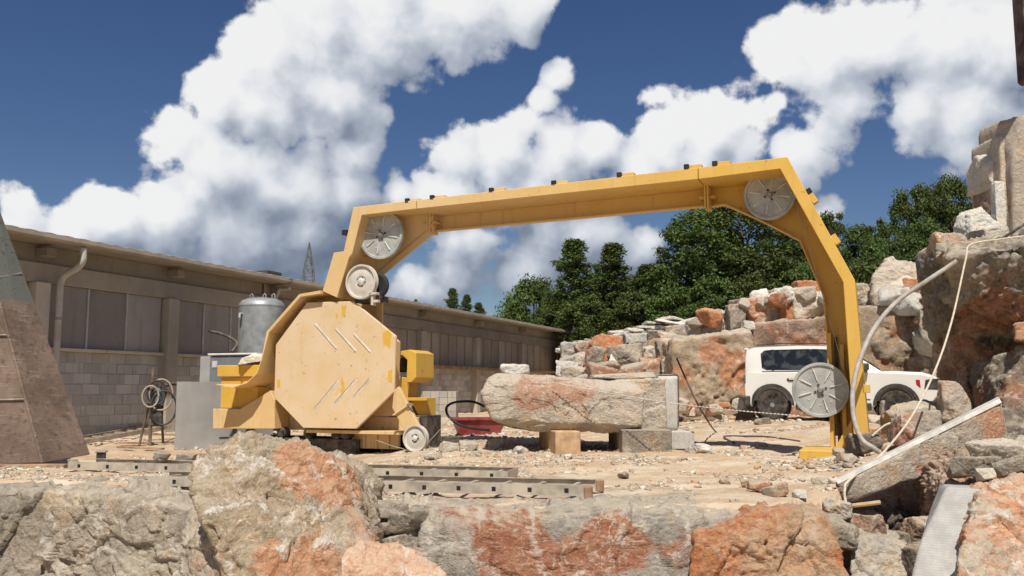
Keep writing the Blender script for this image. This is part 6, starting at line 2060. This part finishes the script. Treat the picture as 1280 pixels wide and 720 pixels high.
def tree_meshes(seed, h, rad, base, shape, nclump, nleaf, lsize, matl, name):
    rng = np.random.RandomState(seed)
    r2 = random.Random(seed)
    tb = MB()
    lean = [r2.uniform(-0.05, 0.05) * h, r2.uniform(-0.05, 0.05) * h]
    tp_ = [(lean[0] * q * q, lean[1] * q * q, h * 0.93 * q) for q in (0, 0.15, 0.35, 0.6, 0.85, 1.0)]
    tb.tube(tp_, [0.022 * h * (1 - 0.9 * q) + 0.01 for q in (0, 0.15, 0.35, 0.6, 0.85, 1.0)], 8)
    C, Rr = [], []
    for k in range(nclump):
        q = r2.random()
        z = base + (h - base) * (q ** 0.85)
        tt = (z - base) / (h - base)
        if shape == 'round':
            env = math.sqrt(max(0.02, 1 - (2 * tt - 0.85) ** 2 / 1.35))
        elif shape == 'cone':
            env = 0.10 + 0.95 * (1 - tt) ** 0.8
        elif shape == 'spire':
            env = (0.14 + 0.9 * (1 - tt) ** 0.6) * r2.uniform(0.6, 1.1)
        else:
            env = 0.4 + 0.6 * math.sin(math.pi * min(1, tt * 0.85 + 0.1))
        a = r2.uniform(0, 2 * math.pi)
        rr = rad * env * math.sqrt(r2.uniform(0.12, 1.0)) * r2.uniform(0.7, 1.3)
        cx, cy = rr * math.cos(a) + lean[0] * (z / h) ** 2, rr * math.sin(a) + lean[1] * (z / h) ** 2
        C.append((cx, cy, z))
        Rr.append(rad * r2.choice((0.12, 0.16, 0.2, 0.28)) * r2.uniform(0.8, 1.2) * (0.6 if shape == 'spire' else 1.0))
        if k % 2 == 0:
            zb_ = max(base * 0.6, z - rr * r2.uniform(0.5, 0.9))
            f = zb_ / h
            s0 = Vector((lean[0] * f * f, lean[1] * f * f, zb_))
            e0 = Vector((cx, cy, z))
            md = s0.lerp(e0, 0.5) + Vector((0, 0, 0.05 * rr))
            tb.tube([s0, md, e0], [0.007 * h, 0.0045 * h, 0.0018 * h], 5, False)
    C, Rr = np.array(C), np.array(Rr)
    ci = rng.randint(0, nclump, nleaf)
    d = rng.normal(size=(nleaf, 3))
    d /= np.linalg.norm(d, axis=1, keepdims=True)
    rr = rng.uniform(0.25, 1.0, nleaf) ** 0.6
    pos = C[ci] + d * (Rr[ci] * rr)[:, None] * np.array([1.15, 1.15, 0.75])
    pos += rng.normal(size=(nleaf, 3)) * 0.04 * rad
    # leaf sprays: a folded diamond
    nrm = d * 0.6 + rng.normal(size=(nleaf, 3)) * 0.5 + np.array([0, 0, 0.5])
    nrm /= np.linalg.norm(nrm, axis=1, keepdims=True)
    tx = np.cross(nrm, rng.normal(size=(nleaf, 3)))
    tx /= np.linalg.norm(tx, axis=1, keepdims=True) + 1e-9
    ty = np.cross(nrm, tx)
    s = lsize * rng.uniform(0.55, 1.25, nleaf)[:, None]
    V = np.stack([pos - tx * s, pos + ty * s * 0.55 + nrm * s * 0.15, pos + tx * s, pos - ty * s * 0.55 + nrm * s * 0.15], 1).reshape(-1, 3)
    Fc = np.arange(nleaf * 4).reshape(-1, 4)
    crown = mesh_np(name + '_crown', V, Fc, matl)
    tme = bpy.data.meshes.new(name + '_trunk')
    tme.from_pydata(tb.v, [], tb.f)
    tme.materials.append(M_bark)
    tme.update()
    return crown, tme


TREES = {
    'oak': tree_meshes(1, 10, 2.9, 2.2, 'round', 120, 22000, 0.115, M_leaf_d, 'oak'),
    'oak2': tree_meshes(2, 10, 2.6, 1.8, 'tall', 110, 20000, 0.115, M_leaf_d, 'oak2'),
    'spruce': tree_meshes(3, 10, 2.2, 0.8, 'spire', 260, 20000, 0.10, M_leaf_d, 'feathery'),
    'green': tree_meshes(4, 7, 2.6, 0.8, 'round', 80, 13000, 0.12, M_leaf_m, 'green'),
    'bush': tree_meshes(5, 4, 2.3, 0.2, 'round', 60, 11000, 0.11, M_leaf_d, 'bush'),
}


def tree(kind, px, pytop, Y, wpx, label, group, seed, hmesh):
    crown, trunk = TREES[kind]
    top = at(px, pytop, Y)
    z0 = gz1(top.x, Y) - 0.1
    h = (top.z - z0)
    r_ = random.Random(seed)
    root = empty({'bush': 'bush'}.get(kind, 'tree'), (top.x, Y, z0), r_.uniform(0, 6.28), label, 'bush' if kind == 'bush' else 'tree', group)
    baserad = {'oak': 2.9, 'oak2': 2.6, 'spruce': 2.2, 'green': 2.6, 'bush': 2.3}[kind]
    wr_ = (wpx / 2) * Y / F / baserad / 1.05
    root.scale = (wr_, wr_, h / hmesh)
    obj('trunk', trunk, root)
    obj('crown', crown, root)
    return root


TL = [('oak', 880, 262, 41, 124, 'tall dark tree rising behind the arch beam', None), ('oak2', 935, 256, 42, 120, 'tall dark tree just under the upper right pulley', None), ('oak', 985, 282, 44, 96, 'dark tree filling the space inside the right bend of the arch', None),
      ('oak2', 846, 316, 43, 80, 'dark tree left of the tall tree behind the arch beam', None), ('spruce', 716, 298, 43, 92, 'feathery pointed tree next to the bright green rounded tree', None),
      ('spruce', 764, 303, 44, 86, 'feathery pointed tree above the grey slab stacks', None), ('oak2', 738, 340, 46, 80, 'dark tree filling in between the two pointed trees', None), ('oak', 790, 345, 47, 80, 'dark round tree behind the lower feathery tree', None), ('oak', 905, 300, 46, 90, 'dark tree hidden behind the two tall dark trees', None), ('oak2', 1015, 310, 46, 70, 'dark tree seen just inside the saw leg', None), ('spruce', 806, 330, 45, 80, 'lower feathery tree beside the two pointed trees', None),
      ('green', 826, 340, 41, 60, 'fresh green tree in front of the tall dark tree', None), ('green', 1008, 330, 41, 60, 'fresh green tree glimpsed inside the saw leg', None), ('green', 1092, 300, 44, 60, 'fresh green tree right of the saw leg', None), ('green', 668, 350, 52, 96, 'bright green rounded tree at the warehouse end', None), ('green', 640, 372, 56, 60, 'small bright green tree above the warehouse eave end', None), ('green', 700, 362, 48, 60, 'mid green tree between the rounded and the feathery trees', None),
      ('oak2', 1128, 236, 50, 72, 'tall tree on the skyline above the cream and red boulder', None), ('oak', 1188, 223, 50, 84, 'tallest tree on the skyline left of the upright slabs', None), ('oak', 1072, 284, 48, 74, 'dark tree right of the saw leg on the skyline', None),
      ('oak2', 1036, 270, 52, 56, 'thin tree behind the sloping arm of the arch', None), ('oak', 1160, 276, 46, 80, 'lower dark tree between the two skyline trees', None), ('oak2', 1100, 280, 46, 60, 'dark tree below the first skyline tree', None),
      ('spruce', 566, 360, 75, 36, 'distant tree peeping over the warehouse roof', 'distant trees over the roof'), ('spruce', 582, 368, 78, 30, 'distant tree peeping over the warehouse roof', 'distant trees over the roof'), ('spruce', 600, 378, 80, 30, 'distant tree peeping over the warehouse roof', 'distant trees over the roof'),
      ('spruce', 519, 374, 82, 16, 'distant tree peeping over the warehouse roof', 'distant trees over the roof'), ('oak', 1216, 268, 47, 50, 'dark tree half hidden by the white broken stone', None)]
for k, (kd, px, py, Y, wp, lb, gr_) in enumerate(TL):
    tree(kd, px, py, Y, wp, lb, gr_, 900 + k, {'oak': 10, 'oak2': 10, 'spruce': 10, 'green': 7, 'bush': 4}[kd] * 1.02)
BUSH = [(735, 372, 40, 90, 'behind the pale slabs'), (790, 368, 40, 90, 'behind the grey slab stacks'), (840, 366, 39, 90, 'behind the end of the slab stacks'), (890, 350, 39, 90, 'behind the low pink block'), (940, 345, 39, 90, 'behind the red-stained cream block'),
        (990, 342, 40, 90, 'behind the white rounded stone'), (1040, 345, 40, 90, 'behind the upright saw leg'), (1090, 330, 40, 90, 'behind the cream and red boulder'), (1140, 320, 42, 90, 'under the first skyline tree'), (1190, 312, 42, 90, 'under the tallest skyline tree'),
        (690, 385, 46, 80, 'beside the warehouse gutter end'), (1225, 310, 44, 70, 'behind the white broken stone'), (640, 395, 60, 80, 'over the warehouse eave')]
for k, (px, py, Y, wp, wh) in enumerate(BUSH):
    tree('bush', px, py, Y, wp, 'dark leafy bush ' + wh, 'undergrowth bushes', 950 + k, 4.1)
